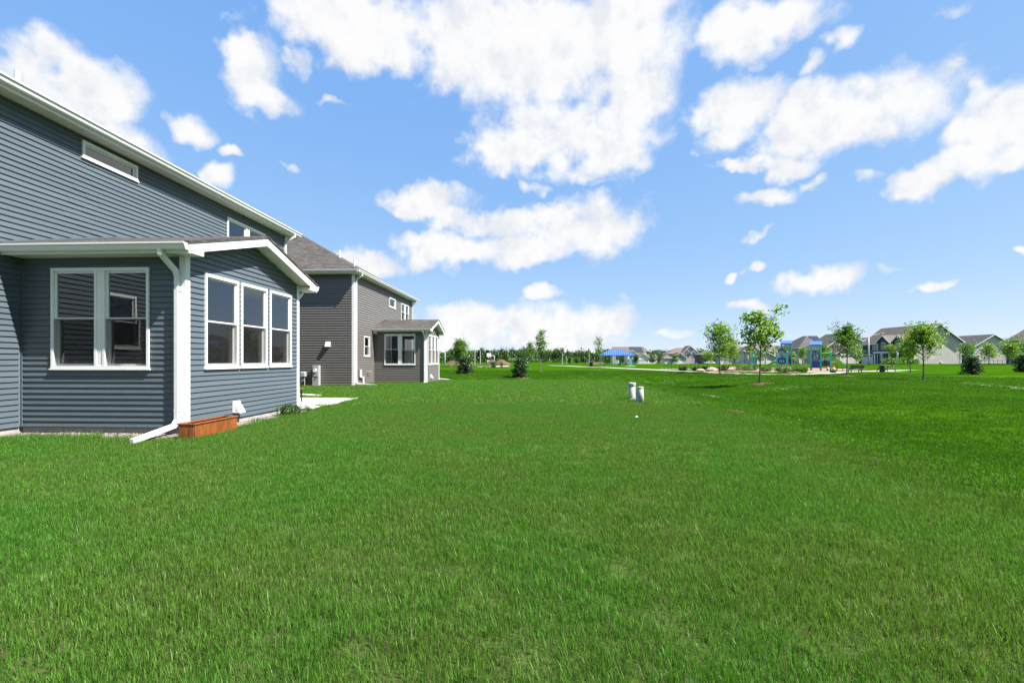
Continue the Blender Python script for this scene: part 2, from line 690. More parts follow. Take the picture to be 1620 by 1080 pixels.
def build_turf():
    N, L = turf.nodes, turf.links
    go = N.new('NodeGroupOutput')
    g = N.new('ShaderNodeNewGeometry')
    sp = N.new('ShaderNodeSeparateXYZ')
    L.new(g.outputs['Position'], sp.inputs[0])

    def mth(op, a, b=None, c=None):
        n = N.new('ShaderNodeMath')
        n.operation = op
        for i, q in enumerate((a, b, c)):
            if q is None: continue
            if isinstance(q, (int, float)): n.inputs[i].default_value = q
            else: L.new(q, n.inputs[i])
        return n.outputs[0]

    def noise(scale, det=4, st=(1, 1, 1)):
        mp = N.new('ShaderNodeMapping')
        mp.inputs['Scale'].default_value = st
        L.new(g.outputs['Position'], mp.inputs[0])
        n = N.new('ShaderNodeTexNoise')
        n.inputs['Scale'].default_value = scale
        n.inputs['Detail'].default_value = det
        L.new(mp.outputs[0], n.inputs['Vector'])
        return n.outputs[0]

    def rng(x, a, b, c=0.0, d=1.0):
        n = N.new('ShaderNodeMapRange')
        n.interpolation_type = 'SMOOTHSTEP'
        L.new(x, n.inputs[0])
        for i, q in enumerate((a, b, c, d)): n.inputs[i + 1].default_value = q
        return n.outputs[0]

    def mix(f, a, b):
        n = N.new('ShaderNodeMix')
        n.data_type = 'RGBA'
        L.new(f, n.inputs[0])
        for i, q in ((6, a), (7, b)):
            if isinstance(q, tuple): n.inputs[i].default_value = (*q, 1)
            else: L.new(q, n.inputs[i])
        return n.outputs[2]
    x, y = sp.outputs[0], sp.outputs[1]
    e1 = mth('SUBTRACT', x, mth('MULTIPLY_ADD', y, .05, 4.3))
    e2 = mth('SUBTRACT', y, mth('MULTIPLY_ADD', x, .1, 30.0))
    d = mth('ADD', mth('MAXIMUM', e1, e2), mth('MULTIPLY', mth('SUBTRACT', noise(.8), .5), 3.0))
    near = rng(d, -1.3, 1.5, 1.0, 0.0)
    yard = mix(rng(noise(.55, 5), .36, .66), (.090, .184, .026), (.066, .196, .020))
    # brighter growth in faint crossing tyre and mower lines toward the far end of the yard
    st = noise(1.6, 3, (1.0, .22, 1))
    st2 = noise(1.3, 3, (.25, 1.0, 1))
    far_yard = rng(y, 12, 22)
    yard = mix(mth('MULTIPLY', far_yard, rng(mth('MAXIMUM', st, st2), .52, .68, 0, .85)), yard, (.070, .225, .016))
    park = mix(rng(noise(.28, 5), .35, .68), (.036, .112, .004), (.054, .150, .005))
    park = mix(rng(noise(3.1, 4), .5, .75, 0, .5), park, (.058, .150, .012))
    # paler mown strip by the right-hand footpath
    strip = mth('MULTIPLY', rng(mth('ABSOLUTE', mth('SUBTRACT', mth('MULTIPLY_ADD', x, -.12, y), 36.0)), 1.2, 2.2, 1.0, 0.0), rng(x, 31, 38))
    park = mix(strip, park, (.125, .235, .012))
    c = mix(near, park, yard)
    L.new(c, go.inputs[0])
    L.new(near, go.inputs[1])


build_turf()


def soil_mat():
    m, nt, out = new_mat('turf_soil')
    N, L = nt.nodes, nt.links
    gp = N.new('ShaderNodeGroup')
    gp.node_tree = turf
    g = N.new('ShaderNodeNewGeometry')
    n = N.new('ShaderNodeTexNoise')
    n.inputs['Scale'].default_value = 9
    n.inputs['Detail'].default_value = 8
    n.inputs['Roughness'].default_value = .75
    L.new(g.outputs['Position'], n.inputs['Vector'])
    mr = N.new('ShaderNodeMapRange')
    mr.inputs[1].default_value = .3
    mr.inputs[2].default_value = .7
    mr.inputs[3].default_value = .38
    mr.inputs[4].default_value = .80  # range kept low: blade self-shadow is put into the ground colour
    L.new(n.outputs[0], mr.inputs[0])
    vm = N.new('ShaderNodeVectorMath')
    vm.operation = 'SCALE'
    L.new(gp.outputs[0], vm.inputs[0])
    L.new(mr.outputs[0], vm.inputs['Scale'])
    # thatch and soil show between the blades of the young back-yard lawn
    n2 = N.new('ShaderNodeTexNoise')
    n2.inputs['Scale'].default_value = 30
    n2.inputs['Detail'].default_value = 4
    L.new(g.outputs['Position'], n2.inputs['Vector'])
    th = N.new('ShaderNodeValToRGB')
    th.color_ramp.elements[0].color = (.035, .032, .018, 1)
    th.color_ramp.elements[1].color = (.16, .12, .075, 1)
    L.new(n2.outputs[0], th.inputs[0])
    mt = N.new('ShaderNodeMath')
    mt.operation = 'MULTIPLY'
    mt.inputs[1].default_value = .4
    L.new(gp.outputs[1], mt.inputs[0])
    mx = N.new('ShaderNodeMix')
    mx.data_type = 'RGBA'
    L.new(mt.outputs[0], mx.inputs[0])
    L.new(vm.outputs[0], mx.inputs[6])
    L.new(th.outputs[0], mx.inputs[7])
    p = N.new('ShaderNodeBsdfPrincipled')
    p.inputs['Roughness'].default_value = 1.0
    p.inputs['Specular IOR Level'].default_value = .0
    L.new(mx.outputs[2], p.inputs['Base Color'])
    b = N.new('ShaderNodeBump')
    b.inputs['Strength'].default_value = .8
    b.inputs['Distance'].default_value = .05
    L.new(n.outputs[0], b.inputs['Height'])
    L.new(b.outputs[0], p.inputs['Normal'])
    L.new(p.outputs[0], out.inputs[0])
    return m


def blade_mat():
    m, nt, out = new_mat('grass_blade')
    N, L = nt.nodes, nt.links
    gp = N.new('ShaderNodeGroup')
    gp.node_tree = turf
    at = N.new('ShaderNodeAttribute')
    at.attribute_name = 'var'
    mr = N.new('ShaderNodeMapRange')
    mr.inputs[3].default_value = .45
    mr.inputs[4].default_value = 1.6
    L.new(at.outputs['Fac'], mr.inputs[0])
    vm = N.new('ShaderNodeVectorMath')
    vm.operation = 'SCALE'
    L.new(gp.outputs[0], vm.inputs[0])
    L.new(mr.outputs[0], vm.inputs['Scale'])
    st = N.new('ShaderNodeMapRange')          # dry straw blades
    st.inputs[1].default_value = .89
    st.inputs[2].default_value = .91
    L.new(at.outputs['Fac'], st.inputs[0])
    sm = N.new('ShaderNodeMath')
    sm.operation = 'MULTIPLY'
    L.new(st.outputs[0], sm.inputs[0])
    L.new(gp.outputs[1], sm.inputs[1])
    mx = N.new('ShaderNodeMix')
    mx.data_type = 'RGBA'
    L.new(sm.outputs[0], mx.inputs[0])
    L.new(vm.outputs[0], mx.inputs[6])
    mx.inputs[7].default_value = (.15, .112, .082, 1)
    d = N.new('ShaderNodeBsdfDiffuse')
    L.new(mx.outputs[2], d.inputs[0])
    t = N.new('ShaderNodeBsdfTranslucent')
    v2 = N.new('ShaderNodeVectorMath')
    v2.operation = 'MULTIPLY'
    v2.inputs[1].default_value = (1.2, 1.2, .7)
    L.new(mx.outputs[2], v2.inputs[0])
    L.new(v2.outputs[0], t.inputs[0])
    ms = N.new('ShaderNodeMixShader')
    ms.inputs[0].default_value = .45
    L.new(d.outputs[0], ms.inputs[1])
    L.new(t.outputs[0], ms.inputs[2])
    gl = N.new('ShaderNodeBsdfGlossy')
    gl.inputs['Roughness'].default_value = .4
    gl.inputs['Color'].default_value = (.7, .8, .65, 1)
    m2 = N.new('ShaderNodeMixShader')
    m2.inputs[0].default_value = .012
    L.new(ms.outputs[0], m2.inputs[1])
    L.new(gl.outputs[0], m2.inputs[2])
    L.new(m2.outputs[0], out.inputs[0])
    return m


SOIL = soil_mat()
BLADE = blade_mat()
BLUE = mat('blue_grey_vinyl', (.070, .090, .107), .42, .5, .09, 2.0, .12, 2.2, rnd=.045, stretch=(1, .25, 4))
GREY = mat('warm_grey_vinyl', (.114, .105, .098), .45, .5, .08, 2.0, .08, 90, rnd=.04, stretch=(1, .25, 4))
WHITE = mat('white_trim', (.66, .66, .65), .4, .45, .05, 5)
SOFFIT = mat('white_soffit', (.58, .58, .57), .55, .3, .05, 6)
GUTTER = mat('white_gutter', (.60, .61, .60), .35, .5, .06, 3, stretch=(.3, .3, 1))
VINYLW = mat('white_window_vinyl', (.66, .66, .65), .32, .5, .04, 4)
DRY = mat('drywall', (.74, .74, .72), .8, .2, .05, 2)
INNER = mat('dim_inner_wall', (.13, .15, .17), .8, .2, .1, 2)  # darkened drywall: the dimness of the main-house rooms is put into the colour
WOODFL = mat('floor_boards', (.34, .27, .20), .5, .4, .2, 4, stretch=(8, 1, 1))
GLASS = glass_mat('window_glass')
FARGLASS = mat('far_window_glass', (.045, .055, .065), .08, .8, .2, 2)
SCREEN = screen_mat('insect_screen')
BLIND = mat('white_blind', (.62, .64, .62), .7, .2, .05, 6)
CONC = mat('concrete', (.30, .285, .265), .85, .25, .16, 6, .4, 60)
SLAB = mat('pale_concrete', (.46, .435, .40), .85, .25, .1, 2.5, .25, 80)
PATHM = mat('footpath_concrete', (.38, .345, .315), .85, .25, .1, 1.2, .2, 60)
SHIN1 = shingle_mat('brown_grey_shingle', (.050, .046, .043), (.088, .080, .074))
SHIN2 = shingle_mat('far_brown_shingle', (.115, .096, .081), (.135, .114, .097), .6, .3)
SHIN3 = shingle_mat('far_grey_shingle', (.07, .07, .07), (.087, .087, .086), .6, .3)
CEDAR = mat('stained_cedar', (.185, .056, .013), .5, .4, .5, 7, .3, 30, stretch=(5, 5, .5), rnd=.1)
SOILD = mat('planter_soil', (.05, .035, .025), .95, .1, .3, 20, .8, 50)
BLACK = mat('black_metal', (.015, .015, .017), .45, .5, .15, 8)
DKRED = mat('rust_rim', (.12, .035, .025), .6, .4, .3, 12)
METER = mat('grey_painted_steel', (.29, .295, .295), .5, .5, .08, 5)
PVC = mat('white_pvc', (.62, .62, .60), .35, .5, .05, 4)
PEDW = mat('off_white_pedestal', (.34, .335, .305), .5, .4, .1, 4, .1, 30)
PEDT = mat('pedestal_band', (.25, .33, .34), .5, .4, .1, 5)
REDP = mat('red_print', (.55, .05, .03), .6, .3, .1, 20)
BARK = mat('bark', (.095, .075, .058), .9, .15, .35, 14, .8, 40, stretch=(1, 1, .25))
BARKG = mat('grey_bark', (.15, .135, .118), .9, .15, .3, 14, .8, 40, stretch=(1, 1, .25))
MULCH = mat('bark_mulch', (.105, .062, .04), .95, .1, .45, 30, 1.0, 45)
MULCHP = mat('tan_play_mulch', (.25, .175, .13), .95, .1, .3, 10, 1.0, 30)
STONE = mat('gravel_stone', (.22, .19, .17), .8, .3, .35, 8, rnd=.3)
BOULD = mat('pink_limestone', (.32, .235, .185), .85, .2, .2, 4, .6, 12, rnd=.12)
DIRT = mat('heaped_dirt', (.105, .074, .046), .95, .1, .25, 3, 1.0, 8)
TEAL = mat('teal_powder_coat', (.05, .52, .47), .35, .5, .06, 6)
NAVY = mat('blue_plastic', (.014, .038, .19), .35, .5, .08, 6)
ROYAL = mat('royal_blue_roof', (.07, .16, .42), .4, .5, .08, 6)
LIME = mat('lime_plastic', (.20, .46, .03), .35, .5, .08, 6)
GREENP = mat('grass_green_plastic', (.07, .26, .018), .4, .5, .08, 6)
SIGNG = mat('street_sign_green', (.01, .22, .15), .4, .5, .05, 6)
POLE = mat('pale_pole', (.40, .40, .39), .45, .5, .06, 5)
SOLAR = mat('solar_cells', (.03, .033, .05), .15, .7, .2, 8)
CARW = mat('white_car_paint', (.75, .76, .77), .25, .5, .03, 4, coat=.6)
CARS = mat('silver_car_paint', (.36, .38, .40), .28, .5, .05, 4, metal=.5, coat=.6)
CARR = mat('red_car_paint', (.30, .03, .025), .28, .5, .05, 4, coat=.6)
TYRE = mat('tyre_rubber', (.02, .02, .02), .8, .2, .1, 10)
FABRIC = mat('dark_fabric', (.045, .045, .05), .9, .15, .2, 20, .4, 120)
LEAF = leaf_mat('leaf_bright', (.075, .175, .011), (.185, .310, .024), .5, .04)
LEAF2 = leaf_mat('leaf_mid', (.048, .130, .011), (.115, .225, .022), .5, .04)
LEAFD = leaf_mat('leaf_dark', (.022, .062, .009), (.058, .120, .018), .4, .04)
NEEDLE = leaf_mat('needles', (.010, .030, .008), (.034, .072, .020), .15, .04)
FARLEAF = leaf_mat('far_leaf', (.030, .072, .016), (.064, .122, .028), .3, .02)
PALELF = leaf_mat('pale_leaf', (.07, .115, .035), (.14, .185, .07), .3, .05)
CLOVER = mat('clover_white', (.78, .78, .74), .8, .2, .1, 10)


# ------------------------------------------------------------------ the ground
def build_ground():
    xs = [-2500, -1200, -600, -300, -150, -80, -50, -35, -25, -18] + list(np.arange(-14, 34, .6)) + list(np.arange(35, 110, 3)) + [115, 125, 140, 160, 200, 260, 350, 500, 800, 1400, 2500]
    ys = [-2500, -1200, -600, -300, -150, -80, -40, -25, -15] + list(np.arange(-8, 56, .6)) + list(np.arange(57, 130, 3)) + list(np.arange(132, 280, 8)) + [300, 350, 420, 550, 800, 1300, 2500]
    nx, ny = len(xs), len(ys)
    v = [(x, y, gz(x, y)) for y in ys for x in xs]
    f = [(j * nx + i, j * nx + i + 1, (j + 1) * nx + i + 1, (j + 1) * nx + i) for j in range(ny - 1) for i in range(nx - 1)]
    m = MB().add(v, f)
    o = m.build('ground', SOIL, smooth=True)
    tag(o, kind='structure')


build_ground()


def sheet(name, poly, mat_, dz=.012, step=None):
    """flat ground sheet following the terrain; poly = list of left/right pairs"""
    m = MB()
    rows = []
    for (a, b) in poly:
        n = 6
        rows.append([(a[0] + (b[0] - a[0]) * i / n, a[1] + (b[1] - a[1]) * i / n) for i in range(n + 1)])
    vs = [(x, y, gz(x, y) + dz) for r in rows for x, y in r]
    k = len(rows[0])
    fs = [(j * k + i, j * k + i + 1, (j + 1) * k + i + 1, (j + 1) * k + i) for j in range(len(rows) - 1) for i in range(k - 1)]
    return m.add(vs, fs).build(name, mat_)


def ribbon(pts, w, dens=4):
    """centre line -> left/right pairs, smoothed"""
    P = [Vector((p[0], p[1], 0)) for p in pts]
    out = []
    for i in range(len(P) - 1):
        p0, p1, p2, p3 = P[max(i - 1, 0)], P[i], P[i + 1], P[min(i + 2, len(P) - 1)]
        for k in range(dens):
            t = k / dens
            q = .5 * ((2 * p1) + (p2 - p0) * t + (2 * p0 - 5 * p1 + 4 * p2 - p3) * t * t + (3 * p1 - p0 - 3 * p2 + p3) * t ** 3)
            out.append(q)
    out.append(P[-1])
    res = []
    for i, q in enumerate(out):
        d = (out[min(i + 1, len(out) - 1)] - out[max(i - 1, 0)]).normalized()
        s = Vector((d.y, -d.x, 0)) * w / 2
        res.append(((q - s)[:2], (q + s)[:2]))
    return res


PATH = [(4.0, 118), (8, 106), (13.3, 85.5), (18.4, 63.5), (20.0, 51.2), (21.9, 46.9), (25.3, 46.0), (29.0, 48.6), (36.8, 56.2), (45, 62), (53, 66)]
tag(sheet('footpath', ribbon(PATH, 1.9), PATHM, .015), 'curving pale concrete footpath past the playground', 'footpath', kind='structure')
tag(sheet('footpath', ribbon([(24.1, 22.6), (24.75, 25.0), (27.5, 30.2)], 1.0), PATHM, .015), 'short end of pale footpath at the right edge', 'footpath', kind='structure')
tag(sheet('footpath', ribbon([(-9, 89), (-13, 92), (-19, 98)], 1.6), PATHM, .015), 'pale path left of the basketball court', 'footpath', kind='structure')
tag(sheet('basketball_court', [((-15.5, 92), (-5.2, 98)), ((-17.0, 104), (-6.5, 110))], PATHM, .014), 'pale concrete basketball court', 'court', kind='structure')
# wood-chip play surface
tag(sheet('play_surface', [((24.2, 58), (29.2, 52.5)), ((25, 66), (33, 54.5)), ((29, 76), (38, 60)), ((36, 83), (45, 66)), ((46, 84), (50.5, 71.5)), ((50, 80), (51, 76))], MULCHP, .018), 'tan wood chip surface under the play equipment', 'play surface', kind='structure')
tag(sheet('planting_bed', [((21.0, 57.0), (24.0, 54.0)), ((27.6, 63.5), (29.5, 60)), ((30, 68), (33.5, 65))], MULCHP, .02), 'tan mulch bed with boulders and shrubs before the play area', 'planting bed', kind='structure')

# patio slab behind the sunroom of the blue house
pt = MB()
for iy in range(2):
    pt.cbox(-9.25, -5.95, 11.86 + iy * 1.66, 11.86 + iy * 1.66 + 1.65, -.1, .045, .008)
tag(pt.build('patio', SLAB), 'pale concrete patio slab behind the blue sunroom', 'patio', kind='structure')

# gravel strips along the blue house
tag(sheet('gravel_bed', [((-13, 6.9), (-13, 7.86)), ((-9.3, 6.95), (-9.3, 7.86)), ((-5.95, 7.22), (-5.95, 7.86))], SOILD, .006), 'narrow dark soil bed along the blue house foundation', 'gravel bed', kind='structure')
tag(sheet('gravel_bed', [((-6.25, 7.5), (-5.72, 7.5)), ((-6.25, 11.7), (-5.80, 11.7))], SOILD, .008), 'narrow dark soil bed under the sunroom gable', 'gravel bed', kind='structure')


def stones(name, rects, n, seed, label):
    rr = random.Random(seed)
    m = MB()
    for i in range(n):
        x0, x1, y0, y1 = rects[i % len(rects)]
        x, y = rr.uniform(x0, x1), rr.uniform(y0, y1)
        s = rr.uniform(.008, .024)
        c = (x, y, gz(x, y) + s * .35 + .006)
        a = rr.uniform(0, 3.14)
        pts = []
        for (dx, dy, dz) in ((1, 0, 0), (0, 1, 0), (-1, 0, 0), (0, -1, 0), (0, 0, .7), (0, 0, -.6)):
            q = s * rr.uniform(.7, 1.3)
            pts.append((c[0] + q * (dx * math.cos(a) - dy * math.sin(a)), c[1] + q * (dx * math.sin(a) + dy * math.cos(a)), c[2] + q * dz))
        m.add(pts, [(0, 1, 4), (1, 2, 4), (2, 3, 4), (3, 0, 4), (1, 0, 5), (2, 1, 5), (3, 2, 5), (0, 3, 5)])
    tag(m.build(name, STONE), label, 'gravel', kind='stuff')


stones('gravel', [(-9.3, -6.3, 7.42, 7.80), (-9.3, -6.0, 7.28, 7.80), (-10.4, -9.2, 7.2, 7.8)], 2600, 3, 'loose grey and tan gravel along the blue house wall')
stones('gravel', [(-6.2, -5.84, 8.3, 11.5)], 1500, 4, 'loose gravel strip under the sunroom gable wall')

# ------------------------------------------------------------------ siding, walls, windows


def fr_pt(F, u, n, z):
    O, U, Nn = F
    return (O[0] + U[0] * u + Nn[0] * n, O[1] + U[1] * u + Nn[1] * n, O[2] + z)


def fbox(m, F, u0, u1, n0, n1, z0, z1):
    a, b = fr_pt(F, u0, n0, z0), fr_pt(F, u1, n1, z1)
    m.box(a[0], b[0], a[1], b[1], a[2], b[2])


def cut(iv, a, b):
    out = []
    for (p, q) in iv:
        if b <= p or a >= q: out.append((p, q))
        else:
            if a - p > .012: out.append((p, a))
            if q - b > .012: out.append((b, q))
    return out


EXP = .1016


def courses(F, u0, u1, z0, z1, holes, lim=None, joints=(), e=EXP, lip=.024):
    """yield (lists of points for one board) for every course; lim(z)->(ul,ur) narrows a gable"""
    k = 0
    z = z0
    while z < z1 - .004:
        zt = min(z + e, z1)
        a0, b0 = lim(z) if lim else (u0, u1)
        a1, b1 = lim(zt) if lim else (u0, u1)
        a0, b0, a1, b1 = max(a0, u0), min(b0, u1), max(a1, u0), min(b1, u1)
        if b0 - a0 > .02:
            if b1 < a1: a1 = b1 = (a1 + b1) / 2
            iv = [(a0, b0)]
            zm = (z + zt) / 2
            for (ha, hb, za, zb) in holes:
                if za < zm < zb: iv = cut(iv, ha, hb)
            js = [j + (.9 * ((k * 37) % 10) / 10.0 - .45) for j in joints]
            for j in js:
                nv = []
                for (p, q) in iv:
                    if p + .3 < j < q - .3: nv += [(p, j), (j - .025, q)]
                    else: nv.append((p, q))
                iv = nv
            for i, (p, q) in enumerate(iv):
                t0 = a1 if abs(p - a0) < 1e-6 else p
                t1 = b1 if abs(q - b0) < 1e-6 else q
                off = .004 * (i % 2)
                lo, hi = lip + off, .003 + off
                P = lambda u, n, zz: fr_pt(F, u, n, zz)
                vs = [P(p, 0, z), P(q, 0, z), P(q, lo, z), P(p, lo, z), P(q, lo, z + .010), P(p, lo, z + .010), P(t1, hi, zt + .002), P(t0, hi, zt + .002), P(t1, 0, zt + .002), P(t0, 0, zt + .002)]
                yield vs, [(0, 1, 2, 3), (3, 2, 4, 5), (5, 4, 6, 7), (7, 6, 8, 9), (0, 3, 5, 7, 9), (2, 1, 8, 6, 4)]
        z = zt
        k += 1


def boards(parent, m_, single, *a, **k):
    if m_ is GREY: k['e'], k['lip'] = .127, .027
    mb = MB()
    for vs, fs in courses(*a, **k):
        if single: MB().add(vs, fs).build('siding_board', m_, parent)
        else: mb.add(vs, fs)
    if not single and mb.v:
        tag(mb.build('siding', m_, parent), kind='stuff')


def wall_slab(parent, F, u0, u1, z0, z1, holes, m_, th=.14, apex=None, name='wall'):
    mb = MB()
    us = sorted({u0, u1, *[h[0] for h in holes], *[h[1] for h in holes]})
    us = [u for u in us if u0 - 1e-6 <= u <= u1 + 1e-6]
    for a, b in zip(us[:-1], us[1:]):
        iv = [(z0, z1)]
        for (ha, hb, za, zb) in holes:
            if ha < (a + b) / 2 < hb: iv = cut(iv, za, zb)
        for (p, q) in iv: fbox(mb, F, a, b, -th, 0, p, q)
    if apex:
        pts = [fr_pt(F, u0, 0, z1), fr_pt(F, u1, 0, z1), fr_pt(F, apex[0], 0, apex[1])]
        n = Vector(F[2]) * -th
        mb.prism(pts, n)
    return mb.build(name, m_, parent)


def window(parent, F, u0, u1, z0, z1, cols=1, rails=True, gap=.09, screens=True, blind=0, label=None):
    """white vinyl window unit: casing with mullions, sashes, panes, screens"""
    c = .055
    fm = MB()
    w = (u1 - u0 - gap * (cols - 1)) / cols
    fbox(fm, F, u0 - .002, u1 + .002, -.10, .050, z0 - .002, z0 + c)
    fbox(fm, F, u0 - .002, u1 + .002, -.10, .050, z1 - c, z1 + .002)
    fbox(fm, F, u0 - .02, u1 + .02, -.02, .062, z0 - .022, z0 + .004)      # sill nose
    xs = [u0]
    for i in range(cols):
        a = u0 + i * (w + gap)
        fbox(fm, F, a, a + c * .8, -.10, .048, z0 + c, z1 - c)
        fbox(fm, F, a + w - c * .8, a + w, -.10, .048, z0 + c, z1 - c)
        if i: fbox(fm, F, a - gap, a, -.10, .040, z0 + c, z1 - c)
    win = fm.build('window', VINYLW, parent)
    if label: win['label'] = label
    zm = (z0 + z1) / 2
    for i in range(cols):
        a = u0 + i * (w + gap) + c * .8
        b = u0 + i * (w + gap) + w - c * .8
        if rails:
            parts = [(z0 + c, zm + .02, -.045), (zm - .02, z1 - c, .0)]
        else:
            parts = [(z0 + c, z1 - c, -.01)]
        for (p, q, n) in parts:
            s = MB()
            t = .035
            fbox(s, F, a, b, n - .03, n + .012, p, p + t)
            fbox(s, F, a, b, n - .03, n + .012, q - t, q)
            fbox(s, F, a, a + t, n - .03, n + .012, p + t, q - t)
            fbox(s, F, b - t, b, n - .03, n + .012, p + t, q - t)
            s.build('sash', VINYLW, win)
            g = MB()
            fbox(g, F, a + t, b - t, n - .012, n - .006, p + t, q - t)
            g.build('pane', GLASS, win)
        if rails and screens:
            sc = MB()
            pts = [fr_pt(F, a, .022, z0 + c), fr_pt(F, b, .022, z0 + c), fr_pt(F, b, .022, zm), fr_pt(F, a, .022, zm)]
            sc.add(pts, [(0, 1, 2, 3)])
            sc.build('screen', SCREEN, win)
        if blind:
            bl = MB()
            zz = z1 - c
            while zz > z1 - c - blind * (z1 - z0 - 2 * c):
                fbox(bl, F, a, b, -.128, -.118, zz - .025, zz)
                zz -= .028
            bl.build('blind', BLIND, win)
    return win


GPROF = [(0, 0), (.0, -.125), (.07, -.125), (.085, -.105), (.10, -.05), (.125, -.03), (.125, 0), (.115, 0), (.115, -.012), (.01, -.012)]


def gutter(parent, a, b, out):
    """K-style gutter from a to b, profile facing 'out', top at z of a"""
    a, b, out = Vector(a), Vector(b), Vector(out)
    m = MB()
    r = [[p + out * s + Vector((0, 0, t)) for s, t in GPROF] for p in (a, b)]
    m.rings(r)
    return m.build('gutter', GUTTER, parent)


DSP = [(-.04, -.03), (.04, -.03), (.04, .03), (-.04, .03)]


def downspout(parent, path, up, straps=()):
    m = MB()
    m.sweep(path, DSP, up)
    o = m.build('downspout', GUTTER, parent)
    for (x, y, z, dx, dy) in straps:
        MB().box(x - dx, x + dx, y - dy, y + dy, z, z + .025).build('strap', GUTTER, o)
    return o


def hip_roof(parent, x0, x1, y0, y1, z, rise, m_, th=.06, name='roof'):
    """hip roof over a rectangle, ridge along the longer side"""
    w = min(x1 - x0, y1 - y0) / 2
    if (y1 - y0) >= (x1 - x0):
        ra, rb = ((x0 + x1) / 2, y0 + w), ((x0 + x1) / 2, y1 - w)
    else:
        ra, rb = (x0 + w, (y0 + y1) / 2), (x1 - w, (y0 + y1) / 2)
    m = MB()
    e = [(x0, y0), (x1, y0), (x1, y1), (x0, y1)]
    vs = [(p[0], p[1], z) for p in e] + [(p[0], p[1], z + th) for p in e] + [(*ra, z + th + rise), (*rb, z + th + rise)]
    if (y1 - y0) >= (x1 - x0):
        top = [(4, 5, 8), (5, 6, 9, 8), (6, 7, 9), (7, 4, 8, 9)]
    else:
        top = [(4, 5, 9, 8), (5, 6, 9), (6, 7, 8, 9), (7, 4, 8)]
    m.add(vs, [(3, 2, 1, 0), (0, 1, 5, 4), (1, 2, 6, 5), (2, 3, 7, 6), (3, 0, 4, 7)] + top)
    return m.build(name, m_, parent)


def hood_vent(parent, c, d, s=.2, name='dryer_vent'):
    """louvred wall hood: flange + sloped hood facing direction d ('x' or '-y')"""
    m = MB()
    if d == 'x':
        x, y, z = c
        m.box(x, x + .02, y - s / 2, y + s / 2, z - s / 2, z + s / 2)
        m.prism([(x + .02, y - s * .42, z + s * .42), (x + .02, y - s * .42, z - s * .55), (x + .15, y - s * .42, z - s * .55), (x + .13, y - s * .42, z - s * .35)], (0, s * .84, 0))
    else:
        x, y, z = c
        m.box(x - s / 2, x + s / 2, y - .02, y, z - s / 2, z + s / 2)
        m.prism([(x - s * .42, y - .02, z + s * .42), (x - s * .42, y - .02, z - s * .55), (x - s * .42, y - .17, z - s * .55), (x - s * .42, y - .15, z - s * .3)], (s * .84, 0, 0))
    return m.build(name, PVC, parent)


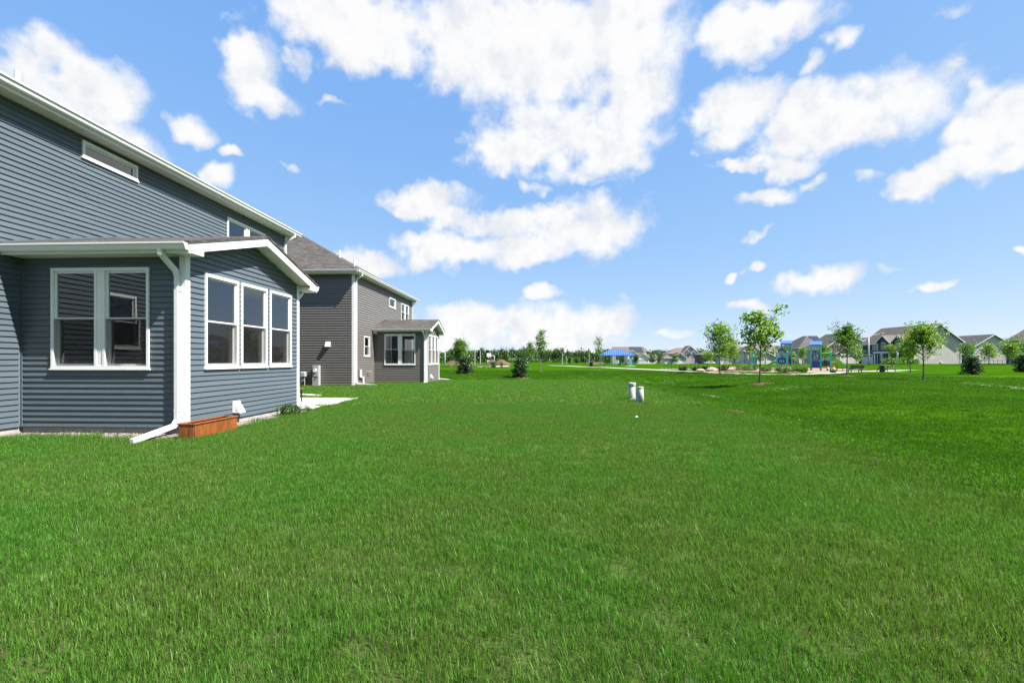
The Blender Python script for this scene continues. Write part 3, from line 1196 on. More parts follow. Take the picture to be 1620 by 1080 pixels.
# ------------------------------------------------------------------ the two near houses (same design)
def near_house(name, org, W, y0, y1, skin, detail, cfg, label):
    """local frame: x=0 back wall plane (faces +x), y=0 near wall of the sunroom, z=0 ground"""
    h = empty(name, org, 0, label, 'house')
    D = 3.08
    ZF = .12                      # top of foundation
    ZS = 3.17                     # sunroom soffit
    ZM = 5.95                     # main soffit
    DEP = 13.0
    OV = .35
    RZ = cfg.get('ridge', 4.03)
    ze = 3.34                     # roof edge of the sunroom
    slope = (RZ - ze) / (W / 2 + OV)
    Fm = ((0, 0, 0), (0, 1, 0), (1, 0, 0))
    Fs = ((0, 0, 0), (1, 0, 0), (0, -1, 0))
    Fg = ((D, 0, 0), (0, 1, 0), (1, 0, 0))
    Fn = ((0, W, 0), (1, 0, 0), (0, 1, 0))
    Fe = ((0, y0, 0), (-1, 0, 0), (0, -1, 0))
    Ff = ((0, y1, 0), (-1, 0, 0), (0, 1, 0))
    # ---- main back wall
    hol = cfg['main_windows']
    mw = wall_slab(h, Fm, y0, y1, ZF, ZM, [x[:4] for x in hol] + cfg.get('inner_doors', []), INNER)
    hh = [x[:4] for x in hol]
    zr = 3.62 if W > 3.5 else 3.55
    b = .06
    boards(mw, skin, detail, Fm, y0, -b, ZF, ZF + EXP * 30, hh)
    boards(mw, skin, False, Fm, W + b, y1, ZF, ZF + EXP * 30, hh)
    zu = ZF + EXP * 30
    boards(mw, skin, detail, Fm, y0, y1, zu, ZM, hh, joints=cfg.get('joints', ()))
    for (a, c, p, q, kw) in hol: window(h, Fm, a, c, p, q, **kw)
    # ---- main end walls (near end faces the camera on the second house)
    ew = cfg.get('end_windows', [])
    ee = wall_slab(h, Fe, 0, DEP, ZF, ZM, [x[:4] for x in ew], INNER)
    boards(ee, skin, False, Fe, 0, DEP, ZF, ZM, [x[:4] for x in ew])
    for (a, c, p, q, kw) in ew: window(h, Fe, a, c, p, q, **kw)
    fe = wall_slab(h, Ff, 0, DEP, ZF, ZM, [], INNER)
    boards(fe, skin, False, Ff, 0, DEP, ZF, ZM, [])
    Fb = ((-DEP, 0, 0), (0, 1, 0), (-1, 0, 0))
    bw = wall_slab(h, Fb, y0, y1, ZF, ZM, [], INNER)
    boards(bw, skin, False, Fb, y0, y1, ZF, ZM, [])
    # ---- sunroom side wall
    sw = cfg['side_window']
    swl = wall_slab(h, Fs, .0, D, ZF, ZS, [sw[:4]], DRY)
    boards(swl, skin, detail, Fs, .03, D - .05, ZF, ZS, [sw[:4]])
    window(h, Fs, *sw[:4], cols=2, gap=.11)
    # ---- sunroom gable wall
    gw = cfg['gable_windows']
    zg0 = ze + OV * slope - .16
    zap = RZ - .16
    gwl = wall_slab(h, Fg, 0, W, ZF, zg0, gw, DRY, apex=(W / 2, zap))
    lim = lambda z: (0, W) if z <= zg0 else ((z - zg0) / slope, W - (z - zg0) / slope)
    boards(gwl, skin, detail, Fg, .05, W - .05, ZF, zap, gw, lim=lim)
    for q in gw: window(h, Fg, *q, cols=1)
    # ---- sunroom far wall with a twin window
    nw = (.75, 2.35, 1.18, 2.96)
    nwl = wall_slab(h, Fn, 0, D, ZF, ZS, [nw], DRY)
    boards(nwl, skin, False, Fn, .03, D - .05, ZF, ZS, [nw])
    window(h, Fn, *nw, cols=2, gap=.11)
    # ---- inside of the sunroom
    MB().box(.0, D - .15, .15, W - .15, .0, .30).build('floor', WOODFL, h)
    MB().box(.0, D - .15, .15, W - .15, ZS - .02, ZS + .02).build('ceiling', DRY, h)
    MB().box(-3.6, -.16, -.2, W + .2, .28, .30).build('floor', WOODFL, h)
    # ---- corner posts and inside-corner strip
    m = MB()
    m.box(D - .085, D + .028, -.028, .0, ZF - .02, ZS)
    m.box(D - .0, D + .028, .0, .085, ZF - .02, ZS + .1)
    m.build('corner_post', WHITE, h)
    m = MB()
    m.box(D, D + .028, W - .085, W + .0, ZF - .02, ZS + .1)
    m.box(D - .085, D + .028, W, W + .028, ZF - .02, ZS)
    m.build('corner_post', WHITE, h)
    MB().box(.0, .035, -.035, .0, ZF, ZS).build('inside_corner_strip', skin, h)
    for yy, sgn in ((y0, -1), (y1, 1)):
        m = MB()
        m.box(-.1, .028, yy, yy + sgn * .028, ZF - .02, ZM)
        m.box(0, .028, yy, yy - sgn * .1, ZF - .02, ZM)
        m.build('corner_post', WHITE, h)
    # ---- foundation blocks
    fnd = MB()
    fnd.box(-DEP + .03, -.03, y0 + .03, y1 - .03, -.4, ZF)
    fnd.box(-.1, D - .03, .03, W - .03, -.4, ZF)
    fo = fnd.build('foundation', CONC, h)
    if detail:
        blk = MB().cbox(0, .39, -.012, .02, -.03, ZF - .012, .004).mesh('foundation_block', CONC)
        for i in range(8): place(blk, 'foundation_block', fo, (.0 + i * .395, .02, 0))
        blk2 = MB().cbox(-.02, .012, 0, .39, -.03, ZF - .012, .004).mesh('foundation_block', CONC)
        for i in range(10): place(blk2, 'foundation_block', fo, (D - .022, -.01 + i * .39, 0))
        for i in range(4): place(blk2, 'foundation_block', fo, (-.022, -1.6 + i * .39, 0))
    # ---- sunroom roof
    xr = D + OV
    P = lambda y, dz: ze + (y + OV) * slope + dz if y <= W / 2 else ze + (W + OV - y) * slope + dz
    yr = [-OV - .03, W / 2, W + OV + .03]
    m = MB()
    sec = [(yr[0], P(yr[0], -.02)), (yr[1], RZ - .02), (yr[2], P(yr[2], -.02)), (yr[2], P(yr[2], .025)), (yr[1], RZ + .03), (yr[0], P(yr[0], .025))]
    m.rings([[(.018, y, z) for y, z in sec], [(xr + .02, y, z) for y, z in sec]])
    rf = m.build('sunroom_roof', SHIN1, h)
    # rake boards, rake soffits, boxed returns
    m = MB()
    for (ya, yb) in ((-OV, W / 2), (W + OV, W / 2)):
        pts = [(ya, P(ya, -.021)), (yb, RZ - .021), (yb, RZ - .19), (ya, P(ya, -.19))]
        m.prism([(xr - .025, y, z) for y, z in pts], (.025, 0, 0))
    m.build('rake_board', WHITE, rf)
    m = MB()
    for (ya, yb) in ((-.02, W / 2), (W + .02, W / 2)):
        pts = [(ya, P(ya, -.15)), (yb, RZ - .15), (yb, RZ - .172), (ya, P(ya, -.172))]
        m.prism([(D, y, z) for y, z in pts], (OV - .026, 0, 0))
    m.build('rake_soffit', SOFFIT, rf)
    rs = MB()
    n = 7 if detail else 0
    for s, ya in ((1, 0), (-1, W)):
        for i in range(n):
            t = (i + .5) / n * W / 2
            y = ya + s * t
            rs.box(D + .01, xr - .03, y - .006, y + .006, P(y, -.178), P(y, -.170))
    if rs.v: rs.build('soffit_bead', WHITE, rf)
    for ya, yb in ((-OV, .0), (W, W + OV)):
        m = MB()
        m.prism([(D + .001, ya, P(ya, -.195)), (D + .001, yb, P(yb, -.195)), (D + .001, yb, ZS - .005), (D + .001, ya, ZS - .005)], (OV - .002, 0, 0))
        m.build('boxed_return', WHITE, rf)
    # eave soffits, fascias and gutters both sides
    for ya, yb, o, eg in ((-OV, -.0, -1, -OV), (W, W + OV, 1, W + OV)):
        MB().box(.0, D + .002, ya + .001, yb - .001, ZS, ZS + .02).build('soffit', SOFFIT, rf)
        MB().box(.02, xr - .03, eg - .02 if o > 0 else eg, eg if o > 0 else eg + .02, ZS - .01, ze - .03).build('fascia', WHITE, rf)
        gutter(rf, (.04, eg, ze - .015), (xr - .004, eg, ze - .015), (0, o, 0))
    # flashing where the small roof meets the wall
    m = MB()
    for (ya, yb) in ((-OV, W / 2), (W + OV, W / 2)):
        pts = [(ya, P(ya, .03)), (yb, RZ + .035), (yb, RZ + .07), (ya, P(ya, .065))]
        m.prism([(.017, y, z) for y, z in pts], (.02, 0, 0))
    m.build('flashing', skin, rf)
    # ---- main roof
    e = .33
    rise = (DEP + 2 * e) / 2 * .5
    mr_ = hip_roof(h, -DEP - e, e, y0 - e, y1 + e, ZM + .17, rise, SHIN1, .03, 'main_roof')
    m = MB()
    m.box(-DEP - e, e, y0 - e, y0 - e + .02, ZM - .01, ZM + .17)
    m.box(-DEP - e, e, y1 + e - .02, y1 + e, ZM - .01, ZM + .17)
    m.box(e - .02, e, y0 - e + .02, y1 + e - .02, ZM - .01, ZM + .17)
    m.box(-DEP - e, -DEP - e + .02, y0 - e + .02, y1 + e - .02, ZM - .01, ZM + .17)
    m.build('fascia', WHITE, mr_)
    m = MB()
    m.box(.0, e - .021, y0 - e + .021, y1 + e - .021, ZM, ZM + .015)
    m.box(-DEP, -.001, y0 - e + .021, y0, ZM, ZM + .015)
    m.box(-DEP, -.001, y1, y1 + e - .021, ZM, ZM + .015)
    so = m.build('soffit', SOFFIT, mr_)
    if detail:
        bead = MB().box(.03, e - .03, -.006, .006, ZM - .006, ZM - .0005).mesh('soffit_bead', WHITE)
        k = -2.0
        while k < y1:
            place(bead, 'soffit_bead', so, (0, k, 0))
            k += .152
    gutter(mr_, (e, y0 - e - .12, ZM + .175), (e, y1 + e + .02, ZM + .175), (1, 0, 0))
    gutter(mr_, (-DEP - e, y0 - e, ZM + .176), (e + .12, y0 - e, ZM + .176), (0, -1, 0))
    gutter(mr_, (e, y1 + e, ZM + .176), (-DEP - e, y1 + e, ZM + .176), (0, 1, 0))
    for (x, y, zt) in cfg['pipes']:
        zb = ZM + .17 + .5 * min(e - x, y - (y0 - e), (y1 + e) - y) - .05
        m = MB()
        m.lathe([(.075, zb), (.055, zb + .12), (.042, zb + .13), (.042, zb + zt), (.034, zb + zt), (.034, zb + zt - .05)], 12, (x, y))
        m.build('vent_pipe', PVC, mr_, smooth=False)
    # ---- downspouts
    for path, up, st in cfg['spouts']: downspout(h, path, up, st)
    return h


D_, OV_ = 3.08, .35


def spout_sun(y_out=-.42):
    return ([(2.97, -.41, 3.22), (2.97, -.40, 3.13), (2.985, -.10, 2.90), (2.985, -.062, 2.80), (2.985, -.062, .26), (2.985, -.14, .17), (2.985, -.98, .045)],
            (1, 0, 0), [(2.985, -.05, 2.55, .048, .045), (2.985, -.05, .42, .048, .045)])


cfg1 = dict(
    main_windows=[(1.08, 2.38, 5.50, 5.85, dict(rails=False)), (5.51, 7.45, 4.20, 5.66, dict(cols=2, blind=.75)),
                  (-2.33, -1.33, 1.58, 2.80, dict(cols=1))],
    inner_doors=[(1.3, 3.1, .3, 2.6)],
    side_window=(.60, 2.44, 1.17, 2.98),
    gable_windows=[(.455, 1.42, 1.17, 2.965), (1.51, 2.445, 1.17, 2.965), (2.56, 3.50, 1.17, 2.965)],
    joints=(1.2, 4.9), pipes=[(-.5, .34, .335)],
    spouts=[spout_sun(),
            ([(.40, 8.72, 6.0), (.38, 8.72, 5.9), (.10, 8.66, 5.72), (.06, 8.66, 5.6), (.06, 8.66, .25), (.14, 8.66, .15), (.6, 8.66, .05)], (0, 1, 0), []),
            ([(2.97, 4.30, 3.22), (2.97, 4.29, 3.13), (2.985, 3.98, 2.9), (2.985, 3.945, 2.8), (2.985, 3.945, .26), (2.985, 4.03, .17), (3.0, 4.9, .06)], (1, 0, 0), [])])
near_house('blue_house', (-9.31, 7.84, 0), 3.88, -6.0, 8.81, BLUE, True, cfg1,
           'blue two-storey house with gabled sunroom, nearest on the left')

cfg2 = dict(
    main_windows=[(2.7, 4.0, 4.93, 5.55, dict(rails=False)), (5.3, 7.2, 4.30, 5.50, dict(cols=2, blind=.5)), (-1.65, -.8, 1.72, 2.83, dict(cols=1)),
                  (-2.3, -2.29, 4.5, 4.51, dict(rails=False))][:3],
    inner_doors=[(.9, 2.7, .3, 2.6)],
    end_windows=[(5.0, 6.0, 2.35, 3.95, dict(cols=1))],
    side_window=(.62, 2.43, 1.25, 3.0),
    gable_windows=[(.36, 1.19, 1.25, 3.0), (1.29, 2.11, 1.25, 3.0), (2.21, 3.04, 1.25, 3.0)],
    ridge=3.98, pipes=[(-2.0, -.1, .68), (-.9, -.7, .55)],
    spouts=[spout_sun(),
            ([(.40, -2.85, 6.0), (.38, -2.85, 5.9), (.10, -2.83, 5.75), (.06, -2.83, 5.6), (.06, -2.83, .38), (.14, -2.83, .30), (1.1, -2.75, .2)], (0, 1, 0), []),
            ([(.40, 8.15, 6.0), (.38, 8.15, 5.9), (.10, 8.12, 5.75), (.06, 8.12, 5.6), (.06, 8.12, .3)], (0, 1, 0), []),
            ([(2.97, 3.8, 3.22), (2.97, 3.79, 3.13), (2.985, 3.5, 2.9), (2.985, 3.465, 2.8), (2.985, 3.465, .4), (3.02, 3.465, .3), (3.9, 3.5, .2)], (1, 0, 0), [])])
h2 = near_house('grey_house', (-9.31, 26.1, -.2), 3.4, -3.0, 8.3, GREY, False, cfg2,
                'warm grey two-storey house with gabled sunroom, second on the left')

# ------------------------------------------------------------------ small things at the near houses
hb = bpy.data.objects['blue_house']
hood_vent(hb, (3.08 + .018, 1.36, .36), 'x', .23)
h2b = bpy.data.objects['grey_house']
hood_vent(h2b, (3.08 + .018, 1.0, .55), 'x', .22)
hood_vent(h2b, (-1.35, -3.02, 2.35), '-y', .26)
m = MB()                                             # bell-shaped wall light on the grey house
m.box(.0, .03, -.22, -.02, 3.02, 3.26)
m.prism([(.03, -.2, 3.24), (.03, -.2, 3.08), (.2, -.2, 3.02), (.2, -.2, 3.14)], (0, .16, 0))
m.build('wall_light', PVC, h2b)
m = MB()                                             # white sump pipe at the corner of the grey house
m.tube([(.1, -2.35, .95), (.1, -2.35, .6), (.1, -2.2, .6), (.12, -2.02, .6), (.12, -1.98, .1)], .05, 8)
m.tube([(.1, -2.35, 1.0), (.1, -2.35, .62)], .075, 8)
m.build('sump_pipe', PVC, h2b)
m = MB()
m.tube([(.02, -1.1, .85), (.16, -1.1, .85), (.2, -1.1, .78)], .03, 8)
m.tube([(.18, -1.15, .86), (.18, -1.05, .86)], .06, 8)
m.build('hose_tap', METER, h2b)

# orange-brown planter box at the corner of the sunroom
pl = empty('planter_box', (-5.79, 7.86, 0), 0, 'long orange-stained cedar planter box on the gravel at the sunroom corner', 'planter')
L_, W_, Hh = 1.08, .27, .245
for s in (-1, 1):
    for i in range(6):
        a = -L_ / 2 + i * L_ / 6
        MB().cbox(s * W_ / 2 - .009, s * W_ / 2 + .009, a + .0015, a + L_ / 6 - .0015, .0, Hh, .003).build('side_board', CEDAR, pl)
    for i in range(2):
        a = -W_ / 2 + .009 + i * (W_ - .018) / 2
        MB().cbox(a + .001, a + (W_ - .018) / 2 - .001, s * L_ / 2 - .016, s * L_ / 2 + .001, .0, Hh - .002, .003).build('end_board', CEDAR, pl)
rim = .052
for s in (-1, 1):
    MB().cbox(s * W_ / 2 - rim / 2, s * W_ / 2 + rim / 2, -L_ / 2 - .025, L_ / 2 + .025, Hh + .0005, Hh + .024, .004).build('rim_board', CEDAR, pl)
    MB().cbox(-W_ / 2 + rim / 2, W_ / 2 - rim / 2, s * L_ / 2 - rim / 2, s * L_ / 2 + rim / 2, Hh + .0005, Hh + .0235, .004).build('rim_board', CEDAR, pl)
MB().box(-W_ / 2 + .01, W_ / 2 - .01, -L_ / 2 + .02, L_ / 2 - .02, .01, .13).build('soil', SOILD, pl)

# low black patio table, mostly hidden behind the sunroom corner
tb = empty('patio_table', (-7.28, 13.25, .045), 0, 'low black patio table with rusty rim, half hidden behind the sunroom', 'table')
m = MB().lathe([(.36, .40), (.38, .405), (.38, .425), (.36, .43)], 28)
m.build('table_top', BLACK, tb)
MB().lathe([(.381, .40), (.392, .402), (.392, .43), (.381, .432)], 28).build('rim', DKRED, tb)
for k in range(4):
    a = math.pi / 4 + k * math.pi / 2
    MB().bar((.33 * math.cos(a), .33 * math.sin(a), 0), (.33 * math.cos(a), .33 * math.sin(a), .40), .03, .03).build('leg', BLACK, tb)

# white splash block beyond the patio
m = MB()
m.rings([[(0, -.12, 0), (0, .12, 0), (0, .12, .09), (0, .07, .05), (0, -.07, .05), (0, -.12, .09)], [(.75, -.16, 0), (.75, .16, 0), (.75, .16, .05), (.75, .1, .02), (.75, -.1, .02), (.75, -.16, .05)]])
o = m.build('splash_block', PVC, loc=(-8.55, 16.2, .0))
tag(o, 'white splash block in the grass behind the patio', 'splash block')

# dark armchairs and a plant seen through the sunroom glass
for i, (x, y, rz, lb) in enumerate([(-7.0, 8.75, 2.9, 'dark rounded armchair seen through the nearest gable window of the blue sunroom'), (-7.1, 9.9, 3.3, 'dark low armchair seen through the middle gable window of the blue sunroom')]):
    ch = empty('armchair', (x, y, .30), rz, lb, 'armchair', 'chairs inside the blue sunroom')
    MB().cbox(-.32, .3, -.3, .3, .18, .44, .06).build('seat', FABRIC, ch, smooth=True)
    rings = []
    for k in range(9):
        a = math.pi * k / 8
        rings.append([(-.36, .30 * math.cos(a) * q, .42 + (.62 - .1 * i) * math.sin(a) ** .7 * q) for q in (1, .0)])
    bk = MB()
    pts = [(-.34, .33 * math.cos(math.pi * k / 10), .40 + (.72 - .12 * i) * math.sin(math.pi * k / 10) ** .6) for k in range(11)]
    bk.prism(pts, (.13, .0, 0))
    bk.build('backrest', FABRIC, ch)
    for sx in (-.26, .24):
        for sy in (-.24, .24): MB().bar((sx, sy, 0), (sx, sy, .2), .04, .04).build('leg', BLACK, ch)

# utility cabinet and gas meter on the near wall of the grey house
uc = empty('utility_cabinet', (-11.2, 22.98, -.08), 0, 'tall grey utility cabinet against the grey house end wall', 'cabinet')
MB().cbox(-.17, .17, -.16, .06, 0, 1.12, .01).build('body', METER, uc)
MB().cbox(-.145, .145, -.175, -.161, .55, 1.08, .006).build('door', METER, uc)
m = MB()
m.rings([[(.09 * math.cos(a * math.pi / 7), y, .86 + .09 * math.sin(a * math.pi / 7)) for a in range(14)] for y in (-.176, -.25)])
m.build('meter_dome', PVC, uc)
MB().cbox(-.03, .03, -.185, -.176, .42, .5, .004).build('latch', BLACK, uc)
gm = empty('gas_meter', (-11.85, 22.95, -.08), 0, 'small grey gas meter with pipes left of the utility cabinet', 'meter')
MB().cbox(-.14, .14, -.2, .0, .52, .80, .04).build('body', METER, gm)
m = MB()
m.tube([(.06, -.1, .52), (.06, -.1, -.05)], .022, 8)
m.build('riser', METER, gm)
m = MB()
m.rings([[(-.1 + .12 * math.cos(a * math.pi / 7), y, .40 + .12 * math.sin(a * math.pi / 7)) for a in range(14)] for y in (-.05, -.13)])
m.build('regulator', METER, gm)
m = MB().box(-16, -9.32, 22.72, 23.09, -.09, -.03)
tag(sheet('mulch_bed', [((-16, 22.7), (-16, 23.1)), ((-9.2, 22.75), (-9.2, 23.1))], MULCH, .012), 'thin reddish mulch strip along the grey house end wall', 'mulch bed', kind='structure')
tag(sheet('mulch_bed', [((-9.3, 22.8), (-8.5, 22.9)), ((-9.3, 25.6), (-8.5, 25.3)), ((-9.0, 26.1), (-5.8, 25.6))], MULCH, .012), 'reddish mulch bed in the corner of the grey house', 'mulch bed', kind='structure')
tag(sheet('mulch_bed', [((-6.23, 25.7), (-5.6, 25.6)), ((-6.23, 29.9), (-5.5, 29.9))], MULCH, .014), 'reddish mulch strip under the grey sunroom gable', 'mulch bed', kind='structure')

# two utility pedestals standing in the lawn
pd = empty('utility_pedestal', (3.22, 15.12, 0), 0, 'larger off-white utility pedestal with red mark, standing in the lawn', 'pedestal', 'utility pedestals')
pd.rotation_euler = (R(1.5), R(-1.5), 0)
MB().lathe([(.130, -.05), (.130, .05), (.115, .06), (.104, .10), (.108, .50)], 28).build('body', PEDW, pd, True)
MB().lathe([(.114, .485), (.121, .49), (.121, .525)], 28).build('band', PEDT, pd, True)
MB().lathe([(.122, .525), (.126, .53), (.126, .565), (.115, .58), (.05, .588), (.0, .59)], 28).build('cap', PEDW, pd, True)
m = MB()
m.rings([[(1.104e-1 * math.sin(a), -1.104e-1 * math.cos(a), z) for a in [R(q) for q in (-4, 4, 12, 20, 28)]] for z in (.452, .474)], closed=False, caps=False)
m.build('red_mark', REDP, pd)
pd = empty('utility_pedestal', (3.29, 14.15, 0), 0, 'smaller slanted off-white utility pedestal in front of the larger one', 'pedestal', 'utility pedestals')
pd.rotation_euler = (R(2), R(-4), 0)
MB().lathe([(.082, -.05), (.084, .46)], 24).build('body', PEDW, pd, True)
MB().lathe([(.088, .455), (.092, .46), (.092, .49), (.085, .503), (.04, .508), (0, .509)], 24).build('cap', PEDW, pd, True)
MB().cbox(-.155, -.075, -.05, .05, -.05, .38, .012).build('side_duct', PEDT, pd)
# flat drain cover and a scrap of paper
m = MB().lathe([(.2, -.03), (.2, .035), (.18, .045), (.17, .03), (0, .032)], 24)
for k in range(-2, 3): m.box(-.13, .13, k * .055 - .012, k * .055 + .012, .033, .043)
o = m.build('drain_cover', MULCH, loc=(5.19, 12.05, gz(5.19, 12.05)))
tag(o, 'flat brown drain cover sunk in the swale grass', 'drain cover')
o = MB().add([(-.03, -.02, .05), (.025, -.025, .055), (.03, .02, .07), (-.02, .025, .06), (0, 0, .08)], [(0, 1, 4), (1, 2, 4), (2, 3, 4), (3, 0, 4)]).build('paper_scrap', WHITE, loc=(2.29, 10.32, 0))
tag(o, 'crumpled white scrap lying on the lawn before the pedestals', 'litter')


# ------------------------------------------------------------------ plants
def quads(name, V, mat_, parent=None, loc=None):
    """V: (n,4,3) array of separate quads -> one mesh"""
    n = len(V)
    me = bpy.data.meshes.new(name)
    me.vertices.add(n * 4)
    me.vertices.foreach_set('co', V.reshape(-1).astype(np.float32))
    me.loops.add(n * 4)
    me.loops.foreach_set('vertex_index', np.arange(n * 4, dtype=np.int32))
    me.polygons.add(n)
    me.polygons.foreach_set('loop_start', np.arange(0, n * 4, 4, dtype=np.int32))
    me.materials.append(mat_)
    me.update(calc_edges=True)
    o = bpy.data.objects.new(name, me)
    col.objects.link(o)
    o.parent = parent
    if loc is not None: o.location = loc
    return o


def leaf_quads(C, size, rng, aspect=.6, up=.35):
    """diamond leaves of random attitude round centres C (n,3)"""
    n = len(C)
    nrm = rng.normal(size=(n, 3))
    nrm[:, 2] = np.abs(nrm[:, 2]) + up
    nrm /= np.linalg.norm(nrm, axis=1)[:, None]
    t = rng.normal(size=(n, 3))
    t -= nrm * (t * nrm).sum(1)[:, None]
    t /= np.linalg.norm(t, axis=1)[:, None]
    b = np.cross(nrm, t)
    s = (size * rng.uniform(.6, 1.35, n))[:, None]
    droop = np.array([0, 0, -.25])
    return np.stack([C - t * s * .5, C + b * s * aspect * .5 + t * s * .08, C + t * s * .55 + droop * s, C - b * s * aspect * .5 + t * s * .08], 1)


def tree(loc, h, cb, rad, seed, label, cat='tree', group=None, leaf=LEAF, bark=BARK, n_limb=22, n_leaf=2600, size=.11, prof=None, spread=.13,
         name='young_tree', lean=(0, 0), trunk_r=None, tw=4, rise=(.5, 1.0), multi=0, bare=0):
    rng = np.random.default_rng(seed)
    e = empty(name, loc, 0, label, cat, group)
    prof = prof or (lambda t: math.sin(math.pi * min(1, .12 + t * .92)) ** .7)
    r0 = trunk_r or h * .0125
    tm = MB()
    K = 9
    tp = []
    ph = rng.uniform(0, 6, 2)
    for i in range(K + 1):
        t = i / K
        w = .018 * h * math.sin(t * math.pi)
        tp.append(Vector((lean[0] * t + w * math.sin(3 * t + ph[0]), lean[1] * t + w * math.sin(3.3 * t + ph[1]), h * .94 * t - (.05 if i == 0 else 0))))
    tm.tube(tp, [r0 * (1.35 if i == 0 else 1.0) * (1 - .88 * i / K) + .004 for i in range(K + 1)], 8)
    at = lambda z: tp[min(K, int(z / (h * .94) * K))].lerp(tp[min(K, int(z / (h * .94) * K) + 1)], (z / (h * .94) * K) % 1)
    cs = []
    for i in range(n_limb):
        t = (i + rng.uniform(.1, .9)) / n_limb
        z = cb + (h * .95 - cb) * t * .93
        a = i * 2.39996 + rng.uniform(-.5, .5)
        L = rad * prof(t) * rng.uniform(.55, 1.2)
        up = rng.uniform(*rise) * (1 + .4 * t)
        p0 = at(z)
        d = Vector((math.cos(a), math.sin(a), up)).normalized()
        pts = [p0]
        for k in range(1, 5):
            d2 = (d + Vector((0, 0, .12 * k)) + Vector(rng.normal(size=3) * .12)).normalized()
            pts.append(pts[-1] + d2 * (L * math.sqrt(1 + up * up) / 4.6))
        rb = max(.006, r0 * .42 * (1 - t * .6))
        tm.tube(pts, [rb, rb * .75, rb * .55, rb * .4, rb * .2], 5)
        for k in range(2, 5):
            w = (k - 1) * 1.1
            cs.append((pts[k], w))
            for _ in range(tw if k < 4 else tw + 1):
                q = pts[k] + Vector(rng.normal(size=3) * (rad * .17 * (.5 + prof(t) * .6)))
                tm.tube([pts[k - 1].lerp(pts[k], rng.uniform(.2, 1)), q], [rb * .35, rb * .12], 3)
                cs.append((q, 1.6))
    for _ in range(bare):
        a = rng.uniform(0, 6.28)
        p0 = at(h * rng.uniform(.6, .85))
        tm.tube([p0, p0 + Vector((math.cos(a) * .35 * rad, math.sin(a) * .35 * rad, h * .10)), p0 + Vector((math.cos(a) * .6 * rad, math.sin(a) * .6 * rad, h * .22))], [.014, .009, .004], 4)
    cs.append((tp[-1], 2.5))
    cs.append((tp[-1] + Vector((0, 0, h * .05)), 2))
    tm.build('trunk', bark, e)
    C = np.array([c[0] for c in cs])
    w = np.array([c[1] for c in cs])
    # uneven clumps: some twig ends carry far more leaves than others
    w = w * rng.gamma(1.3, 1, len(w))
    idx = rng.choice(len(C), n_leaf, p=w / w.sum())
    P = C[idx] + rng.normal(size=(n_leaf, 3)) * spread * np.array([1, 1, .75])
    quads('crown', leaf_quads(P, size, rng), leaf, e)
    return e


def gp(x, y, dz=0): return (x, y, gz(x, y) + dz)


def mulch_ring(x, y, r, seed, label, mat_=MULCH):
    rr = random.Random(seed)
    m = MB()
    n = 22
    ring = [[(x + q * r * math.cos(2 * math.pi * j / n) * rr.uniform(.9, 1.1), y + q * r * math.sin(2 * math.pi * j / n) * rr.uniform(.9, 1.1)) for j in range(n)] for q in (1.0, .7, .35, .1)]
    m.rings([[(px, py, gz(px, py) + dz) for px, py in rg] for rg, dz in zip(ring, (.0, .05, .08, .10))])
    for i in range(150):
        a, q = rr.uniform(0, 6.28), r * math.sqrt(rr.uniform(0, 1.15))
        px, py = x + q * math.cos(a), y + q * math.sin(a)
        z = gz(px, py) + .03 + .08 * max(0, 1 - q / r)
        s = rr.uniform(.02, .06)
        b = rr.uniform(0, 3.14)
        dx, dy = s * math.cos(b), s * math.sin(b)
        m.add([(px - dx, py - dy, z), (px + dy * .3, py - dx * .3, z + .015), (px + dx, py + dy, z + .01), (px - dy * .3, py + dx * .3, z)], [(0, 1, 2, 3)])
    tag(m.build('mulch_ring', mat_), label, 'mulch', kind='stuff')


broad = lambda t: (1 - t) ** .35 * (.55 + .45 * math.sin(math.pi * min(1, t + .2)))
oval = lambda t: math.sin(math.pi * min(1, .18 + t * .8)) ** .8
cone = lambda t: .2 + .8 * (1 - t) ** .8
sparse = lambda t: .45 + .55 * math.sin(2.2 + t * 9) ** 2 * (1 - t * .5)
# young park trees
tree(gp(14.57, 30.1), 4.45, 1.75, 1.5, 21, 'young tree with loose big-leaved crown in a mulch ring, nearest the play towers', n_limb=13, n_leaf=1900, size=0.2, prof=lambda t: (.95 if t < .35 else .75 if t < .55 else .85 if t < .75 else .3), spread=.16, bare=6, rise=(.35, .9), trunk_r=.055, group='young park trees')
mulch_ring(14.6, 30.1, .78, 1, 'round mulch ring under the big-leaved young tree')
tree(gp(19.36, 48.5), 4.95, 1.85, 1.75, 22, 'full oval young tree beside the path, left of the play area', n_limb=30, n_leaf=4200, size=0.169, prof=oval, spread=.15, trunk_r=.06, group='young park trees')
tree(gp(25.9, 61.6), 4.3, 1.6, 1.5, 23, 'smaller young tree just behind the full oval one', n_limb=24, n_leaf=2600, size=0.169, prof=oval, spread=.16, bark=BARKG, group='young park trees')
tree(gp(27.06, 40.8), 4.4, 1.5, 1.35, 24, 'young tree with layered crown and tufted top, in front of the green slide', n_limb=24, n_leaf=3000, size=0.156, prof=lambda t: 1.0 if t < .45 else (.75 if t < .62 else .35), spread=.15, leaf=LEAF2, group='young park trees')
mulch_ring(27.06, 40.8, .8, 2, 'mulch ring under the layered young tree before the slide')
tree(gp(27.85, 34.0), 3.7, 1.35, 1.5, 25, 'broad bright young tree in front of the large gabled house', n_limb=26, n_leaf=2600, size=0.155, prof=lambda t: (1 - t) ** .3 * .95 + .05, spread=.12, rise=(.55, 1.0), trunk_r=.055, group='young park trees')
tree(gp(41.1, 51.8), 3.9, 1.5, 1.15, 26, 'slim young tree with thin trunk just left of the broad one', n_limb=22, n_leaf=1900, size=0.169, prof=oval, group='young park trees')
